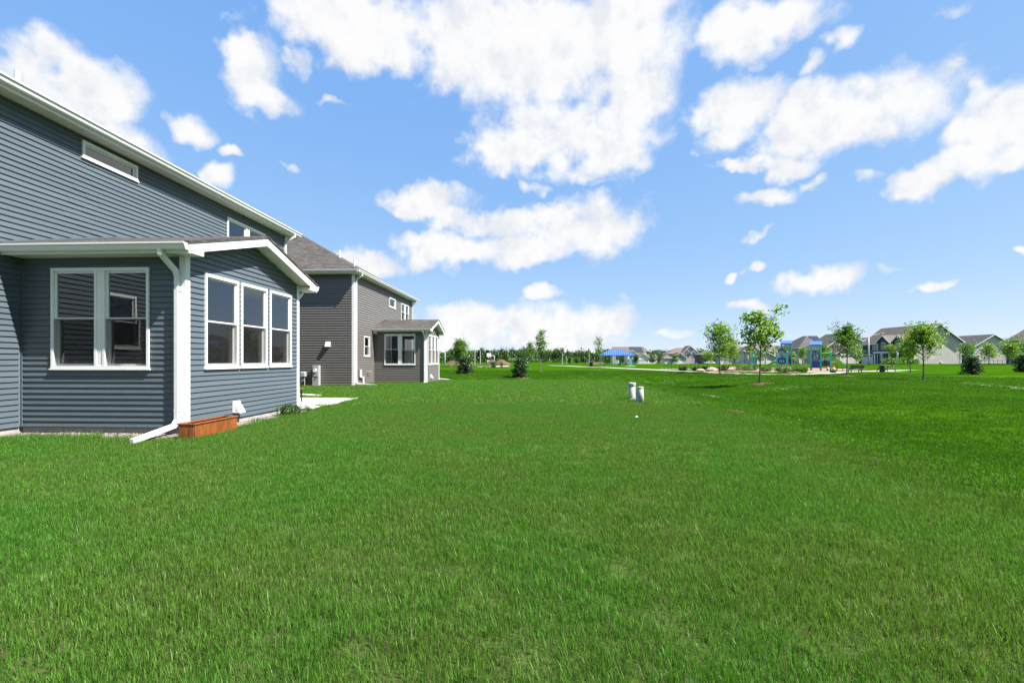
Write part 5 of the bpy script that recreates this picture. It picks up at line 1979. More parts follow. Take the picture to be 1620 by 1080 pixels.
# ------------------------------------------------------------------ cars (far, 10-20 pixels)
def car(x, y, rz, paint, label, suv=0):
    e = empty('parked_car', gp(x, y), rz, label, 'car', 'cars parked by the far houses')
    h0 = .75 + suv * .15
    h1 = 1.42 + suv * .3
    prof = [(-2.15, .35), (-2.2, h0 - .1), (-1.9, h0 + .02), (-1.1, h0 + .1), (1.7 + .2 * suv, h0 + .12), (2.1, h0), (2.15, .35)]
    MB().rings([[(px, s * .88, pz) for px, pz in prof] for s in (-1, 1)]).build('body', paint, e)
    cab = [(-1.15, h0 + .08), (-.45, h1), (1.05 + .5 * suv, h1), (1.7 + .3 * suv, h0 + .1)]
    MB().rings([[(px, s * (.86 if i in (0, 3) else .7), pz) for i, (px, pz) in enumerate(cab)] for s in (-1, 1)]).build('cabin', paint, e)
    for s in (-1, 1):
        g = [(-.85, h0 + .16), (-.38, h1 - .08), (1.0 + .5 * suv, h1 - .08), (1.4 + .3 * suv, h0 + .16)]
        MB().rings([[(px, s * ((.86 if i in (0, 3) else .72) + o), pz) for i, (px, pz) in enumerate(g)] for o in (0, .012)]).build('side_window', FARGLASS, e)
    for wx in (-1.35, 1.35):
        for s in (-1, 1):
            MB().rings([[(wx + .33 * math.cos(a * math.pi / 8), s * .72 + o, .33 + .33 * math.sin(a * math.pi / 8)) for a in range(16)] for o in (-.11, .18 * 1.0)]).build('wheel', TYRE, e)
    MB().box(-2.22, -2.19, -.7, -.45, h0 - .25, h0 - .12).build('headlight', WHITE, e)
    MB().box(-2.22, -2.19, .45, .7, h0 - .25, h0 - .12).build('headlight', WHITE, e)


car(86.5, 196, .1, CARW, 'white car parked before the far pale garage')
car(77.5, 205, .05, CARW, 'white car half hidden left of the oval tree')
car(72.0, 115.5, .3, CARS, 'silver SUV parked behind the green slide', 1)
car(38.5, 300, 0, CARR, 'tiny red car at the far edge of the field')

# ------------------------------------------------------------------ far houses
FWHITE = lap_mat('far_white_siding', (.66, .645, .63))
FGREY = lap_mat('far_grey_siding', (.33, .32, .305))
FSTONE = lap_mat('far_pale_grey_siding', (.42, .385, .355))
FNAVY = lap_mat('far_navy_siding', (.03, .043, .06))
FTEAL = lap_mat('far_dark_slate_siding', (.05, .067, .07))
FTAN = lap_mat('far_tan_siding', (.54, .465, .395))
GARAGE = lap_mat('garage_door_panels', (.60, .58, .56), .5)
SHUT = mat('dark_shutter', (.03, .04, .035), .6, .3, .1, 5)


def gable_vol(e, x0, x1, y0, y1, ze, rise, axis, wall, roof, ov=.45, z0=-.6, rake=True, wname='wall', rname='roof'):
    if axis == 'y':
        xm = (x0 + x1) / 2
        sec = [(x0, z0), (x1, z0), (x1, ze), (xm, ze + rise), (x0, ze)]
        MB().rings([[(a, y0, z) for a, z in sec], [(a, y1, z) for a, z in sec]]).build(wname, wall, e)
        s = rise / ((x1 - x0) / 2)
        rs = [(x0 - ov, ze - ov * s + .02), (xm, ze + rise + .02), (x1 + ov, ze - ov * s + .02), (x1 + ov, ze - ov * s + .2), (xm, ze + rise + .24), (x0 - ov, ze - ov * s + .2)]
        r = MB().rings([[(a, y0 - ov, z) for a, z in rs], [(a, y1 + ov, z) for a, z in rs]]).build(rname, roof, e)
        if rake:
            m = MB()
            for yy in (y0 - ov - .05, y1 + ov + .002):
                for xa in (x0 - ov, x1 + ov):
                    zb = ze - ov * s
                    m.prism([(xa, yy, zb - .06), (xm, yy, ze + rise - .06), (xm, yy, ze + rise + .22), (xa, yy, zb + .19)], (0, .048, 0))
            for xa in (x0 - ov - .1, x1 + ov + .002): m.box(xa, xa + .098, y0 - ov, y1 + ov, ze - ov * s, ze - ov * s + .19)
            m.build('rake_trim', WHITE, r)
    else:
        ym = (y0 + y1) / 2
        sec = [(y0, z0), (y1, z0), (y1, ze), (ym, ze + rise), (y0, ze)]
        MB().rings([[(x0, a, z) for a, z in sec], [(x1, a, z) for a, z in sec]]).build(wname, wall, e)
        s = rise / ((y1 - y0) / 2)
        rs = [(y0 - ov, ze - ov * s + .02), (ym, ze + rise + .02), (y1 + ov, ze - ov * s + .02), (y1 + ov, ze - ov * s + .2), (ym, ze + rise + .24), (y0 - ov, ze - ov * s + .2)]
        r = MB().rings([[(x0 - ov, a, z) for a, z in rs], [(x1 + ov, a, z) for a, z in rs]]).build(rname, roof, e)
        if rake:
            m = MB()
            for xx in (x0 - ov - .05, x1 + ov + .002):
                for ya in (y0 - ov, y1 + ov):
                    zb = ze - ov * s
                    m.prism([(xx, ya, zb - .06), (xx, ym, ze + rise - .06), (xx, ym, ze + rise + .22), (xx, ya, zb + .19)], (.048, 0, 0))
            for ya in (y0 - ov - .1, y1 + ov + .002): m.box(x0 - ov, x1 + ov, ya, ya + .098, ze - ov * s, ze - ov * s + .19)
            m.build('rake_trim', WHITE, r)
    return r


def hip_vol(e, x0, x1, y0, y1, ze, rise, wall, roof, ov=.45, z0=-.6):
    MB().box(x0, x1, y0, y1, z0, ze).build('wall', wall, e)
    r = hip_roof(e, x0 - ov, x1 + ov, y0 - ov, y1 + ov, ze, rise, roof, .05)
    m = MB()
    m.box(x0 - ov - .1, x1 + ov + .1, y0 - ov - .1, y0 - ov - .002, ze - .08, ze + .1)
    m.box(x0 - ov - .1, x0 - ov - .002, y0 - ov, y1 + ov, ze - .08, ze + .1)
    m.box(x1 + ov + .002, x1 + ov + .1, y0 - ov, y1 + ov, ze - .08, ze + .1)
    m.build('gutter', WHITE, r)
    return r


def fwin(e, face, pl, a0, a1, z0, z1, cols=1, shut=False, rail=True):
    """face '-y' (plane y=pl) or '-x' (plane x=pl)"""
    def bx(m, p, q, n0, n1, r, s):
        if face == '-y': m.box(p, q, pl - n1, pl - n0, r, s)
        else: m.box(pl - n1, pl - n0, p, q, r, s)
    t = .11
    m = MB()
    bx(m, a0 - t, a1 + t, 0, .09, z1, z1 + t)
    bx(m, a0 - t, a1 + t, 0, .10, z0 - t, z0)
    bx(m, a0 - t, a0, 0, .09, z0, z1)
    bx(m, a1, a1 + t, 0, .09, z0, z1)
    w = (a1 - a0) / cols
    for k in range(1, cols): bx(m, a0 + k * w - .05, a0 + k * w + .05, 0, .085, z0, z1)
    if rail: bx(m, a0, a1, .0, .07, (z0 + z1) / 2 - .03, (z0 + z1) / 2 + .03)
    o = m.build('window', WHITE, e)
    g = MB()
    bx(g, a0, a1, -.02, .03, z0, z1)
    g.build('pane', FARGLASS, o)
    if shut:
        s = MB()
        bx(s, a0 - t - .42, a0 - t - .02, .0, .06, z0 - .1, z1 + .1)
        bx(s, a1 + t + .02, a1 + t + .42, .0, .06, z0 - .1, z1 + .1)
        s.build('shutter', SHUT, o)


def garage(e, pl, a0, a1, z1=2.2, wins=True, face='-y'):
    m = MB()
    def bx(m, p, q, n0, n1, r, s):
        if face == '-y': m.box(p, q, pl - n1, pl - n0, r, s)
        else: m.box(pl - n1, pl - n0, p, q, r, s)
    bx(m, a0, a1, -.02, .04, -.1, z1)
    o = m.build('garage_door', GARAGE, e)
    tr = MB()
    bx(tr, a0 - .15, a1 + .15, 0, .08, z1, z1 + .18)
    bx(tr, a0 - .15, a0, 0, .08, -.1, z1)
    bx(tr, a1, a1 + .15, 0, .08, -.1, z1)
    tr.build('frame', WHITE, o)
    if wins:
        n = max(2, int((a1 - a0) / 1.1))
        w = (a1 - a0) / n
        for k in range(n):
            p = MB()
            bx(p, a0 + k * w + .12, a0 + (k + 1) * w - .12, .041, .05, z1 - .5, z1 - .15)
            p.build('pane', FARGLASS, o)


def fhouse(x, y, label, name='house', dz=0): return empty(name, gp(x, y, dz), 0, label, 'house', 'houses across the park')


def column(e, x, y, h, w=.22): MB().box(x - w / 2, x + w / 2, y - w / 2, y + w / 2, -.1, h).build('column', WHITE, e)


# large gabled house on the right: pale gable end toward us, dark-blue front to the left
H = fhouse(92.1, 108.6, 'large house with pale grey gable end and long brown roof, right of the street light')
gable_vol(H, -5.1, 5.1, 0, 16.4, 5.15, 3.85, 'y', FSTONE, SHIN2, .5)
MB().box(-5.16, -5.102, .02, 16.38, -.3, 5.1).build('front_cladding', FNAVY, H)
MB().box(-5.22, -4.95, -.06, .12, -.3, 5.0).build('corner_board', WHITE, H)
MB().box(4.95, 5.16, -.06, .12, -.3, 5.0).build('corner_board', WHITE, H)
gable_vol(H, -6.2, -1.2, 5.7, 9.7, 5.2, 1.55, 'x', FTEAL, SHIN2, .35)
gable_vol(H, -6.2, -1.2, 1.3, 4.7, 5.2, 1.45, 'x', FNAVY, SHIN2, .35)
for yy in (5.7, 9.7): MB().box(-6.26, -6.1, yy - .09, yy + .09, -.3, 5.1).build('corner_board', WHITE, H)
fwin(H, '-x', -6.2, 7.1, 8.3, 3.55, 5.0, 1, True)
fwin(H, '-x', -6.2, 2.4, 3.6, 3.5, 4.9, 1, True)
fwin(H, '-x', -6.2, 7.0, 8.6, .9, 2.3, 2)
fwin(H, '-x', -5.16, 11.2, 12.6, 3.5, 4.8, 2)
m = MB()
m.prism([(-8.2, 1.0, 2.85), (-6.18, 1.0, 3.5), (-6.18, 1.0, 3.25), (-8.2, 1.0, 2.7)], (0, 7.2, 0))
m.build('porch_roof', SHIN3, H)
MB().box(-8.28, -8.15, .9, 8.3, 2.5, 2.86).build('porch_beam', WHITE, H)
for yy in (1.1, 3.4, 5.8, 8.1): column(H, -8.0, yy, 2.6, .28)
MB().box(-6.24, -6.19, 4.95, 5.55, 0, 2.2).build('front_door', SHUT, H)
MB().box(-6.3, -4.5, 9.9, 16.2, -.3, 2.7).build('side_wing', FNAVY, H)
garage(H, -6.3, 11.2, 14.8, 2.2, True, '-x')
m = MB()
m.prism([(-6.9, 9.7, 2.65), (-5.1, 9.7, 3.5), (-5.1, 9.7, 2.7)], (0, 6.8, 0))
m.build('wing_roof', SHIN2, H)
MB().lathe([(.1, 7.2), (.1, 7.9), (.0, 7.95)], 8, (-2.6, 5.6)).build('vent_pipe', PVC, H)
MB().box(.6, 1.0, -.12, .0, .15, .5).build('wall_vent', PVC, H)

I = fhouse(145.0, 151.2, 'house with dark slate front and pale gable end behind the large gabled one')
gable_vol(I, -5.8, 5.8, 0, 16, 5.6, 3.55, 'y', FSTONE, SHIN3, .6)
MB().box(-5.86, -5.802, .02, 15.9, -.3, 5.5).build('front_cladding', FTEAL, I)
MB().box(-5.92, -5.7, -.06, .12, -.3, 5.5).build('corner_board', TEAL, I)
for k in range(3): fwin(I, '-x', -5.86, .8 + k * 2.0, 2.2 + k * 2.0, 3.6, 5.0, 1)
m = MB()
m.prism([(-8.0, -.3, 2.6), (-5.8, -.3, 3.3), (-5.8, -.3, 3.05), (-8.0, -.3, 2.4)], (0, 8, 0))
m.build('porch_roof', SHIN3, I)
for yy in (-.1, 3.5): column(I, -7.8, yy, 2.4)
fwin(I, '-y', 0, -5.1, -4.3, .8, 2.7)
fwin(I, '-y', 0, .9, 2.7, 4.0, 4.5, 1, False, False)
MB().lathe([(.1, 7.0), (.1, 7.9), (.0, 7.95)], 8, (-3.0, 3)).build('vent_pipe', PVC, I)
MB().box(-.6, -.2, -.12, .0, .1, .5).build('wall_vent', PVC, I)

J = fhouse(117.1, 100.0, 'navy house with broad grey roof, cut by the right edge of the picture')
gable_vol(J, 0, 12, 0, 18.8, 5.35, 3.7, 'y', FNAVY, SHIN2, .6)
MB().box(-.07, .12, 18.68, 18.86, -.3, 5.2).build('corner_board', WHITE, J)
fwin(J, '-x', 0, 14.2, 15.8, 3.9, 4.7, 1, False, False)
fwin(J, '-x', 0, 9.2, 10.8, 3.5, 4.8, 2)
m = MB()
m.prism([(-2.2, 8.0, 2.6), (-.02, 8.0, 3.3), (-.02, 8.0, 3.05), (-2.2, 8.0, 2.4)], (0, 8, 0))
m.build('porch_roof', SHIN3, J)
MB().box(-2.28, -2.1, 7.9, 16.1, 2.2, 2.55).build('porch_beam', WHITE, J)
for yy in (8.2, 12.0, 15.8): column(J, -2.0, yy, 2.3, .3)
fwin(J, '-x', 0, 13.2, 15.0, .8, 2.1, 2)
MB().lathe([(.12, 6.6), (.12, 7.5), (.0, 7.55)], 8, (3.0, 14.4)).build('vent_pipe', PVC, J)

G = fhouse(110.2, 155.5, 'house with pale gable peak seen between the street light and the slide tree')
gable_vol(G, -6.2, 6.2, 0, 14, 5.4, 3.1, 'y', FSTONE, SHIN3, .5)
gable_vol(G, -9.5, -2.0, -7, 0, 2.9, 2.0, 'y', FNAVY, SHIN2, .4)
garage(G, -7, -8.8, -6.2, 2.2)
garage(G, -7, -5.6, -2.6, 2.2)
fwin(G, '-y', 0, -1.0, .6, 3.6, 4.9, 2)

F_ = fhouse(88.1, 132.4, 'house with long white rake board rising behind the layered tree')
gable_vol(F_, -6.6, 6.6, 0, 9.2, 4.2, 4.2, 'y', FTAN, SHIN3, .6)
gable_vol(F_, -6.0, .4, -4.5, .0, 2.8, 2.1, 'y', FTAN, SHIN2, .4)
garage(F_, -4.5, -5.0, -.6, 2.2)
MB().box(-6.66, -6.602, 0.02, 9.18, -.3, 3.9).build('front_cladding', FGREY, F_)
fwin(F_, '-x', -6.66, 2, 3.8, 2.2, 3.7, 2, True)

E_ = fhouse(92.9, 154.4, 'tan house with tall hipped grey roof and stepped solar panels behind the play towers')
hip_vol(E_, -5.6, 5.2, 0, 13, 5.1, 4.3, FTAN, SHIN3, .6)
gable_vol(E_, 1.0, 9.5, 1.0, 9.0, 5.0, 3.2, 'x', FTAN, SHIN2, .5)
fwin(E_, '-y', 0, -4.6, -2.0, 3.2, 4.7, 2)
fwin(E_, '-x', -5.6, .8, 3.4, 3.2, 4.7, 2)
MB().box(-5.68, -5.45, -.08, .15, -.3, 5.0).build('corner_board', WHITE, E_)
fwin(E_, '-y', 0, -.8, 2.2, 3.2, 4.7, 2)
MB().box(-1.5, -1.25, -.1, 0, -.3, 5.0).build('corner_board', WHITE, E_)
fwin(E_, '-y', 0, -4.4, -2.2, .8, 2.3, 2)
sol = MB()
for r_, (xa, xb) in enumerate(((.2, 3.2), (.9, 4.2), (1.7, 5.4))):
    t0, t1 = .75 - r_ * .22, .95 - r_ * .22
    P2 = lambda x, t: (x, -.62 + 6.2 * t, 5.28 + 4.3 * t)
    sol.prism([P2(xa, t0), P2(xb, t0), P2(xb, t1), P2(xa, t1)], (0, -.05, .08))
sol.build('solar_panels', SOLAR, E_)

D2 = fhouse(90.5, 184.5, 'tan house with several gables and white garage doors behind the big-leaved tree')
hip_vol(D2, -7.5, 8.5, 0, 11, 5.2, 3.0, FTAN, SHIN2, .5)
gable_vol(D2, -7.0, -2.2, -2.2, 4, 5.0, 2.1, 'y', FTAN, SHIN2, .4)
gable_vol(D2, -5.6, 1.6, -6, 0, 2.8, 2.0, 'y', FGREY, SHIN2, .4)
garage(D2, -6, -5.2, -2.6, 2.2)
garage(D2, -6, -1.8, 1.2, 2.2)
gable_vol(D2, 3.4, 7.8, -1.6, 3, 5.2, 1.9, 'y', FSTONE, SHIN2, .4)
fwin(D2, '-y', -2.2, -5.4, -3.8, 3.4, 4.9, 2)
fwin(D2, '-y', -1.6, 4.8, 6.4, 3.4, 4.9, 2)
fwin(D2, '-y', 0, -1.4, 1.8, 3.4, 4.8, 2)

C_ = fhouse(99.3, 225, 'plain white gabled house between the oval tree and the teal posts')
gable_vol(C_, -4.6, 4.6, 0, 12, 5.4, 2.8, 'y', FWHITE, SHIN2, .5)
fwin(C_, '-y', 0, -1.6, -.6, 3.6, 4.4, 1, False, False)
gable_vol(C_, -4.2, 1.2, -7, 0, 2.6, 1.8, 'y', FWHITE, SHIN2, .4)
garage(C_, -7, -3.6, .6, 2.1)
C2 = fhouse(86.5, 224, 'low navy house with white garage gable behind the oval tree trunk')
hip_vol(C2, -5.5, 3.0, 0, 10, 4.6, 1.6, FNAVY, SHIN2, .5)
fwin(C2, '-y', 0, -1.5, .6, 3.0, 4.2, 2)
gable_vol(C2, .8, 7.0, -5, 3, 2.6, 2.3, 'y', FWHITE, SHIN2, .4)
garage(C2, -5, 1.4, 6.2, 2.1)

B_ = fhouse(76.5, 238.5, 'far grey house with stacked front gables and two garages, right of centre')
hip_vol(B_, -7.2, 8.2, 0, 11, 5.3, 3.0, FGREY, SHIN2, .5)
gable_vol(B_, -1.0, 7.6, -1.4, 6, 5.4, 3.7, 'y', FGREY, SHIN2, .5)
gable_vol(B_, -1.2, 3.2, -2.6, 2, 5.3, 2.1, 'y', FSTONE, SHIN2, .4)
gable_vol(B_, 3.0, 6.0, -2.2, 2, 5.0, 1.5, 'y', FGREY, SHIN2, .4)
fwin(B_, '-y', -2.6, .2, 1.8, 3.3, 4.9, 2, True)
fwin(B_, '-y', -2.2, 4.0, 5.2, 3.4, 4.8, 2)
fwin(B_, '-y', -1.4, 6.4, 7.3, 3.4, 4.8, 1, True)
gable_vol(B_, -6.9, -.6, -7, 0, 2.9, 2.6, 'y', FGREY, SHIN2, .45)
fwin(B_, '-y', -7, -4.6, -2.9, 3.2, 4.0, 2, False, False)
garage(B_, -7, -6.2, -1.3, 2.2)
hip_vol(B_, -11.0, -6.9, -5, 3, 2.9, 1.7, FSTONE, SHIN2, .4)
garage(B_, -5, -10.4, -7.6, 2.1)

A_ = fhouse(49.4, 237.2, 'far white house with dark solar roof and garage, behind the blue-roofed shelter')
gable_vol(A_, -7.9, 7.9, 0, 10.5, 5.1, 3.6, 'x', FWHITE, SHIN2, .4)
gable_vol(A_, -1.4, 3.0, -1.2, 4, 5.1, 1.7, 'y', FWHITE, SHIN2, .4)
gable_vol(A_, 2.0, 8.2, -6, 0, 3.0, 2.2, 'y', FWHITE, SHIN2, .4)
garage(A_, -6, 2.7, 7.5, 2.0)
fwin(A_, '-y', -1.2, 0, 1.6, 3.2, 4.6, 2, True)
for xx in (-4.9, -6.9): fwin(A_, '-y', 0, xx, xx + 1.3, 3.2, 4.6, 1, True)
for xx in (-5.0, -.6): fwin(A_, '-y', 0 if xx < -2 else -1.2, xx, xx + 1.4, .8, 2.3, 2, True)
MB().box(-9.8, -7.0, -4.5, 0, -.6, 4.9).build('side_wing', FGREY, A_)
sol = MB()
sl_ = 3.6 / 5.25
for (xa, xb, t0, t1) in ((.4, 6.9, .55, .96), (2.6, 7.1, .1, .54)):
    P2 = lambda x, t: (x, 5.25 * t, 5.1 + .26 + 3.6 * t)
    sol.prism([P2(xa, t0), P2(xb, t0), P2(xb, t1), P2(xa, t1)], (0, -.05, .08))
sol.build('solar_panels', SOLAR, A_)
A2 = fhouse(62.5, 246, 'low white cottage half hidden by trees right of the far white house')
gable_vol(A2, -3.0, 3.0, 0, 7, 2.8, 2.0, 'x', FWHITE, SHIN2, .4)
fwin(A2, '-y', 0, -1.6, -.4, .9, 2.2)

# ------------------------------------------------------------------ far trees
def far_tree(loc, h, r, seed, label, lf=FARLEAF, n=900, size=.75, group='far trees beyond the field', shape=1.0, name='far_tree'):
    rng = np.random.default_rng(seed)
    e = empty(name, loc, 0, label, 'tree', group)
    tm = MB()
    tm.tube([(0, 0, -.3), (.1, 0, h * .4), (0, .1, h * .85)], [.022 * h, .016 * h, .05], 6)
    for k in range(7):
        a = k * 2.4
        z = h * (.25 + .06 * k)
        tm.tube([(0, 0, z), (r * .6 * math.cos(a), r * .6 * math.sin(a), z + h * .2)], [.01 * h, .03], 4)
    tm.build('trunk', BARK, e)
    quads('crown', leaf_quads(crown_pts(rng, h, r, n, shape), size, rng, .75), lf, e)
    return e


def crown_pts(rng, h, r, n, shape=1.0):
    k = 16
    cc = rng.normal(size=(k, 3))
    cc /= np.linalg.norm(cc, axis=1)[:, None]
    cc *= rng.uniform(.25, .72, k)[:, None]
    C = cc[rng.integers(0, k, n)] + rng.normal(size=(n, 3)) * .19
    z = C[:, 2]
    taper = np.clip(1.1 - (1 - shape) * (z + 1) * .55, .15, 1.2)
    P = np.stack([C[:, 0] * r * taper, C[:, 1] * r * taper, h * .56 + z * h * .46], 1)
    P[:, 2] = np.maximum(P[:, 2], .2)
    return P


FAR = [(-36.2, 299, 9.6, 3.0, .1, NEEDLE, 'dark pointed conifer left of the basketball hoop'), (-30.4, 297, 9.2, 3.2, .1, NEEDLE, 'second dark conifer, right beside the first'),
       (-9.5, 320, 10.4, 6.0, .9, FARLEAF, 'large round-topped tree in the middle of the far wood'), (-1.0, 322, 10.2, 5.5, .9, FARLEAF, 'round-topped tree right of the largest far one'),
       (-25.5, 300, 8.4, 4.0, .9, FARLEAF, 'round tree behind the basketball hoop'), (-41.5, 290, 8.6, 3.2, .5, LEAFD, 'dark tree behind the two bare white poles'),
       (-17.8, 300, 5.5, 2.0, .3, LEAF2, 'bright conical tree right of the basketball hoop'), (-63, 300, 6.5, 4, .9, LEAFD, 'low dark tree left of the leaning street light'),
       (-55.5, 300, 6.2, 4.5, .9, LEAFD, 'low dark tree right of the leaning street light'),
       (16.0, 200, 3.6, 1.7, .6, LEAF2, 'leftmost small tree in the field before the shelter'), (19.0, 202, 3.2, 1.5, .6, LEAF2, 'second small tree in the field before the shelter'), (21.8, 200, 3.5, 1.6, .6, LEAFD, 'third small tree in the field before the shelter'),
       (30.0, 190, 5.2, 2.4, .7, LEAFD, 'dark tree just left of the shelter roof'), (37.5, 200, 4.6, 2.8, .9, LEAFD, 'dark tree seen through the shelter'), (70.5, 250, 6.0, 3.4, .9, FARLEAF, 'tree at the left shoulder of the far grey house'),
       (93.0, 262, 7.4, 3.6, .9, FARLEAF, 'tree at the right shoulder of the far grey house'), (88, 250, 7.0, 2.6, .4, FARLEAF, 'narrow tree right of the far grey house')]
for i, (x, y, h, r, sh, lf, lb) in enumerate(FAR):
    far_tree(gp(x, y), h, r, 200 + i, lb, lf, 900, .7 if y > 250 else .42, shape=sh)
# the wood along the horizon: one mass
rng = np.random.default_rng(77)
V = []
wt_ = MB()
for i in range(300):
    a = R(-48 + 108 * i / 299 + rng.uniform(-.2, .2))
    d = rng.uniform(340, 420)
    x, y = d * math.sin(a), d * math.cos(a)
    deg = math.degrees(a)
    h = rng.uniform(8.5, 12.0) + (2.2 if -6 < deg < 2 else 0)
    r = rng.uniform(4.5, 7.5)
    P = crown_pts(rng, h, r, 280, rng.choice([.3, .8, .9, 1.0])) + np.array([x, y, gz(x, y)])
    U = rng.normal(size=(90, 3)) * np.array([r * .8, r * .8, 0]) + np.array([x, y, gz(x, y)])
    U[:, 2] += rng.uniform(0, h * .45, 90)
    V.append(leaf_quads(np.concatenate([P, U]), 1.25, rng, .8))
o = quads('woodland', np.concatenate(V), FARLEAF)
tag(o, 'low line of mixed trees along the horizon', 'woodland', kind='stuff')

# ------------------------------------------------------------------ grass
clumps = bpy.data.collections.new('grass_tufts')
clumps_short = bpy.data.collections.new('grass_tufts_short')


def tuft(name, seed, n, rad, hmin, hmax, w, coll, flop=.5):
    rng = np.random.default_rng(seed)
    V, F, A = [], [], []
    for i in range(n):
        a, q = rng.uniform(0, 6.28), rad * math.sqrt(rng.uniform())
        x, y = q * math.cos(a), q * math.sin(a)
        h = rng.uniform(hmin, hmax)
        d = rng.uniform(0, 6.28)
        lean = abs(rng.normal(0, flop))
        ww = w * rng.uniform(.7, 1.3)
        dx, dy = math.cos(d), math.sin(d)
        sx, sy = -dy * ww / 2, dx * ww / 2
        var = rng.uniform()
        if var > .88: h *= .75
        b = len(V)
        for t, wf in ((0, 1), (.4, .9), (.75, .6)):
            ox = lean * h * t * t
            z = h * t * (1 - .25 * lean * t)
            V.append((x + dx * ox - sx * wf, y + dy * ox - sy * wf, z - .006))
            V.append((x + dx * ox + sx * wf, y + dy * ox + sy * wf, z - .006))
        V.append((x + dx * lean * h, y + dy * lean * h, h * (1 - .25 * lean)))
        F += [(b, b + 1, b + 3, b + 2), (b + 2, b + 3, b + 5, b + 4), (b + 4, b + 5, b + 6)]
        A += [var] * 7
    me = bpy.data.meshes.new(name)
    me.from_pydata(V, [], F)
    at = me.attributes.new('var', 'FLOAT', 'POINT')
    at.data.foreach_set('value', A)
    me.materials.append(BLADE)
    o = bpy.data.objects.new(name, me)
    coll.objects.link(o)


for k in range(5): tuft('grass_tuft', 300 + k, 250, .16, .026, .060, .0030, clumps, .4)
for k in range(4): tuft('grass_tuft_short', 320 + k, 110, .2, .035, .07, .0065, clumps_short, .6)


def scatter(obj, coll, dens, smin, smax, seed):
    ng = bpy.data.node_groups.new('grow_grass', 'GeometryNodeTree')
    ng.interface.new_socket('Geometry', in_out='INPUT', socket_type='NodeSocketGeometry')
    ng.interface.new_socket('Geometry', in_out='OUTPUT', socket_type='NodeSocketGeometry')
    N, L = ng.nodes, ng.links
    gi, go = N.new('NodeGroupInput'), N.new('NodeGroupOutput')
    dp = N.new('GeometryNodeDistributePointsOnFaces')
    dp.inputs['Density'].default_value = dens
    dp.inputs['Seed'].default_value = seed
    ci = N.new('GeometryNodeCollectionInfo')
    ci.inputs['Collection'].default_value = coll
    ci.inputs['Separate Children'].default_value = True
    ci.inputs['Reset Children'].default_value = True
    ip = N.new('GeometryNodeInstanceOnPoints')
    ip.inputs['Pick Instance'].default_value = True
    rv = N.new('FunctionNodeRandomValue')
    rv.data_type = 'FLOAT_VECTOR'
    rv.inputs[0].default_value = (-.12, -.12, 0)
    rv.inputs[1].default_value = (.12, .12, 6.283)
    rs = N.new('FunctionNodeRandomValue')
    rs.data_type = 'FLOAT'
    rs.inputs[2].default_value = smin
    rs.inputs[3].default_value = smax
    L.new(gi.outputs[0], dp.inputs['Mesh'])
    L.new(dp.outputs['Points'], ip.inputs['Points'])
    L.new(ci.outputs[0], ip.inputs['Instance'])
    L.new(rv.outputs[0], ip.inputs['Rotation'])
    L.new(rs.outputs[1], ip.inputs['Scale'])
    L.new(ip.outputs[0], go.inputs[0])
    md = obj.modifiers.new('grass', 'NODES')
    md.node_group = ng


NOGRASS = [(-40, -9.2, -8, 7.55), (-9.3, -6.05, 7.35, 12.2), (-6.3, -5.86, 7.3, 11.7), (-5.93, -5.66, 7.3, 8.42), (-40, -9.0, 7, 16.8), (-9.3, -5.9, 11.8, 15.22), (-40, -9.15, 22.8, 34.6), (-9.4, -6.1, 25.8, 29.6), (5.0, 5.4, 11.8, 12.3)]


def grass_zone(name, r0, r1, cell, dens, coll, smin, smax, seed, label, test):
    xs = np.arange(-16, 75, cell)
    ys = np.arange(.1, 62, cell)
    V, F = [], []
    for x in xs:
        for y in ys:
            cx, cy = x + cell / 2, y + cell / 2
            d = math.hypot(cx, cy)
            if not (r0 <= d < r1) or abs(math.atan2(cx, cy)) > R(62): continue
            if not test(cx, cy): continue
            if any(a < cx < b and c < cy < e for a, b, c, e in NOGRASS): continue
            b = len(V)
            V += [(x, y, gz(x, y)), (x + cell, y, gz(x + cell, y)), (x + cell, y + cell, gz(x + cell, y + cell)), (x, y + cell, gz(x, y + cell))]
            F.append((b, b + 1, b + 2, b + 3))
    me = bpy.data.meshes.new(name)
    me.from_pydata(V, [], F)
    me.materials.append(BLADE)
    o = bpy.data.objects.new(name, me)
    col.objects.link(o)
    tag(o, label, 'grass', kind='stuff')
    scatter(o, coll, dens, smin, smax, seed)


yard_ = lambda x, y: max(x - (4.3 + .05 * y), y - (30 + .1 * x)) < 0
PL = [Vector((p[0], p[1])) for p in PATH]


def park_(x, y):
    if yard_(x, y): return False
    p = Vector((x, y))
    for a, b in zip(PL[:-1], PL[1:]):
        ab = b - a
        t = max(0, min(1, (p - a).dot(ab) / ab.length_squared))
        if (a + ab * t - p).length < 1.15: return False
    if (y > 46 and 20.5 < x < 55 and y > 51.5 + max(0, 26 - x) * 1.0): return False
    return True


grass_zone('lawn_grass', .8, 6, .25, 75, clumps, .75, 1.25, 1, 'back-yard lawn grass in the foreground with dry straw blades', yard_)
grass_zone('lawn_grass', 6, 14, .25, 46, clumps, .8, 1.3, 2, 'back-yard lawn grass beside the blue house', yard_)
grass_zone('lawn_grass', 14, 34, .5, 15, clumps_short, .95, 1.5, 3, 'back-yard lawn grass at the far end of the terrace', yard_)
grass_zone('park_grass', 3, 14, .25, 34, clumps_short, .75, 1.15, 4, 'darker mown grass in the swale at the right', park_)
grass_zone('park_grass', 14, 32, .5, 13, clumps_short, .9, 1.4, 5, 'darker mown park grass round the young trees', park_)
grass_zone('park_grass', 32, 60, 1.0, 5, clumps_short, 1.2, 1.9, 6, 'darker mown park grass toward the play area', park_)

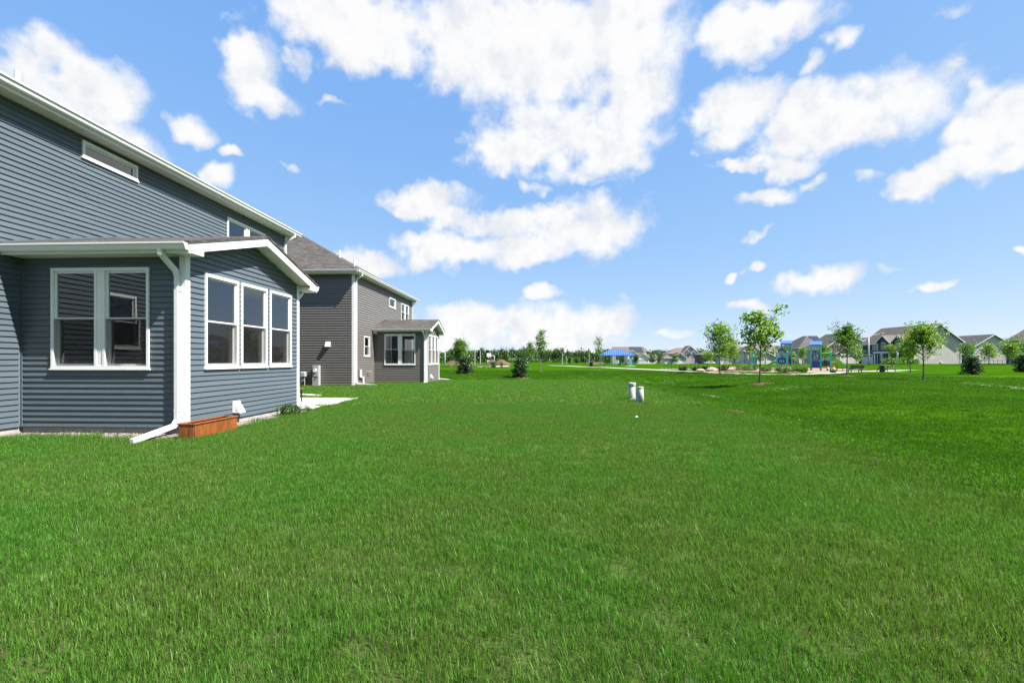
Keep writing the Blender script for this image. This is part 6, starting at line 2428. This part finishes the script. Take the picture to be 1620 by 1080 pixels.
# longer untrimmed grass along edges the mower misses
def edge_grass(rects, dens, seed, label):
    V, F = [], []
    for (x0, x1, y0, y1) in rects:
        b = len(V)
        V += [(x0, y0, gz(x0, y0)), (x1, y0, gz(x1, y0)), (x1, y1, gz(x1, y1)), (x0, y1, gz(x0, y1))]
        F.append((b, b + 1, b + 2, b + 3))
    me = bpy.data.meshes.new('edge_grass')
    me.from_pydata(V, [], F)
    me.materials.append(BLADE)
    o = bpy.data.objects.new('edge_grass', me)
    col.objects.link(o)
    tag(o, label, 'grass', kind='stuff')
    scatter(o, clumps, dens, 1.3, 2.3, seed)


edge_grass([(-5.64, -5.54, 7.2, 8.5), (-5.95, -5.62, 7.14, 7.25), (-9.2, -6.4, 7.12, 7.30), (-5.78, -5.66, 8.6, 11.4)], 26, 21, 'longer untrimmed grass along the planter and gravel edge')
edge_grass([(3.02, 3.42, 14.92, 15.32), (3.1, 3.5, 14.0, 14.3)], 30, 22, 'longer untrimmed grass round the two pedestals')
edge_grass([(-5.95, -5.86, 11.8, 15.2), (-9.2, -5.9, 15.2, 15.3)], 22, 23, 'longer grass along the patio slab')

# white clover heads in patches on the park grass
rr = random.Random(9)
m = MB()
for (cx, cy, rx, ry, n) in [(8.5, 22.3, .7, .7, 40), (14.1, 25.7, 1.3, .9, 55), (10.1, 36, 1.2, 1.6, 40), (7.3, 31, .9, 1.0, 30), (16.5, 37, 2.0, 1.6, 35), (12, 30, 5, 7, 30), (21, 30, 6, 6, 45), (26, 27, 6, 5, 35), (6.4, 11.4, .5, .4, 6), (33, 33, 4, 2, 30)]:
    for _ in range(n):
        x, y = rr.gauss(cx, rx * .5), rr.gauss(cy, ry * .5)
        z = gz(x, y) + rr.uniform(.05, .09)
        s = rr.uniform(.008, .014)
        m.add([(x - s, y, z), (x, y - s, z), (x + s, y, z), (x, y + s, z), (x, y, z + s), (x, y, z - s)], [(0, 1, 4), (1, 2, 4), (2, 3, 4), (3, 0, 4), (1, 0, 5), (2, 1, 5), (3, 2, 5), (0, 3, 5)])
tag(m.build('clover_flowers', CLOVER), 'scattered white clover heads in the park grass', 'clover', kind='stuff')
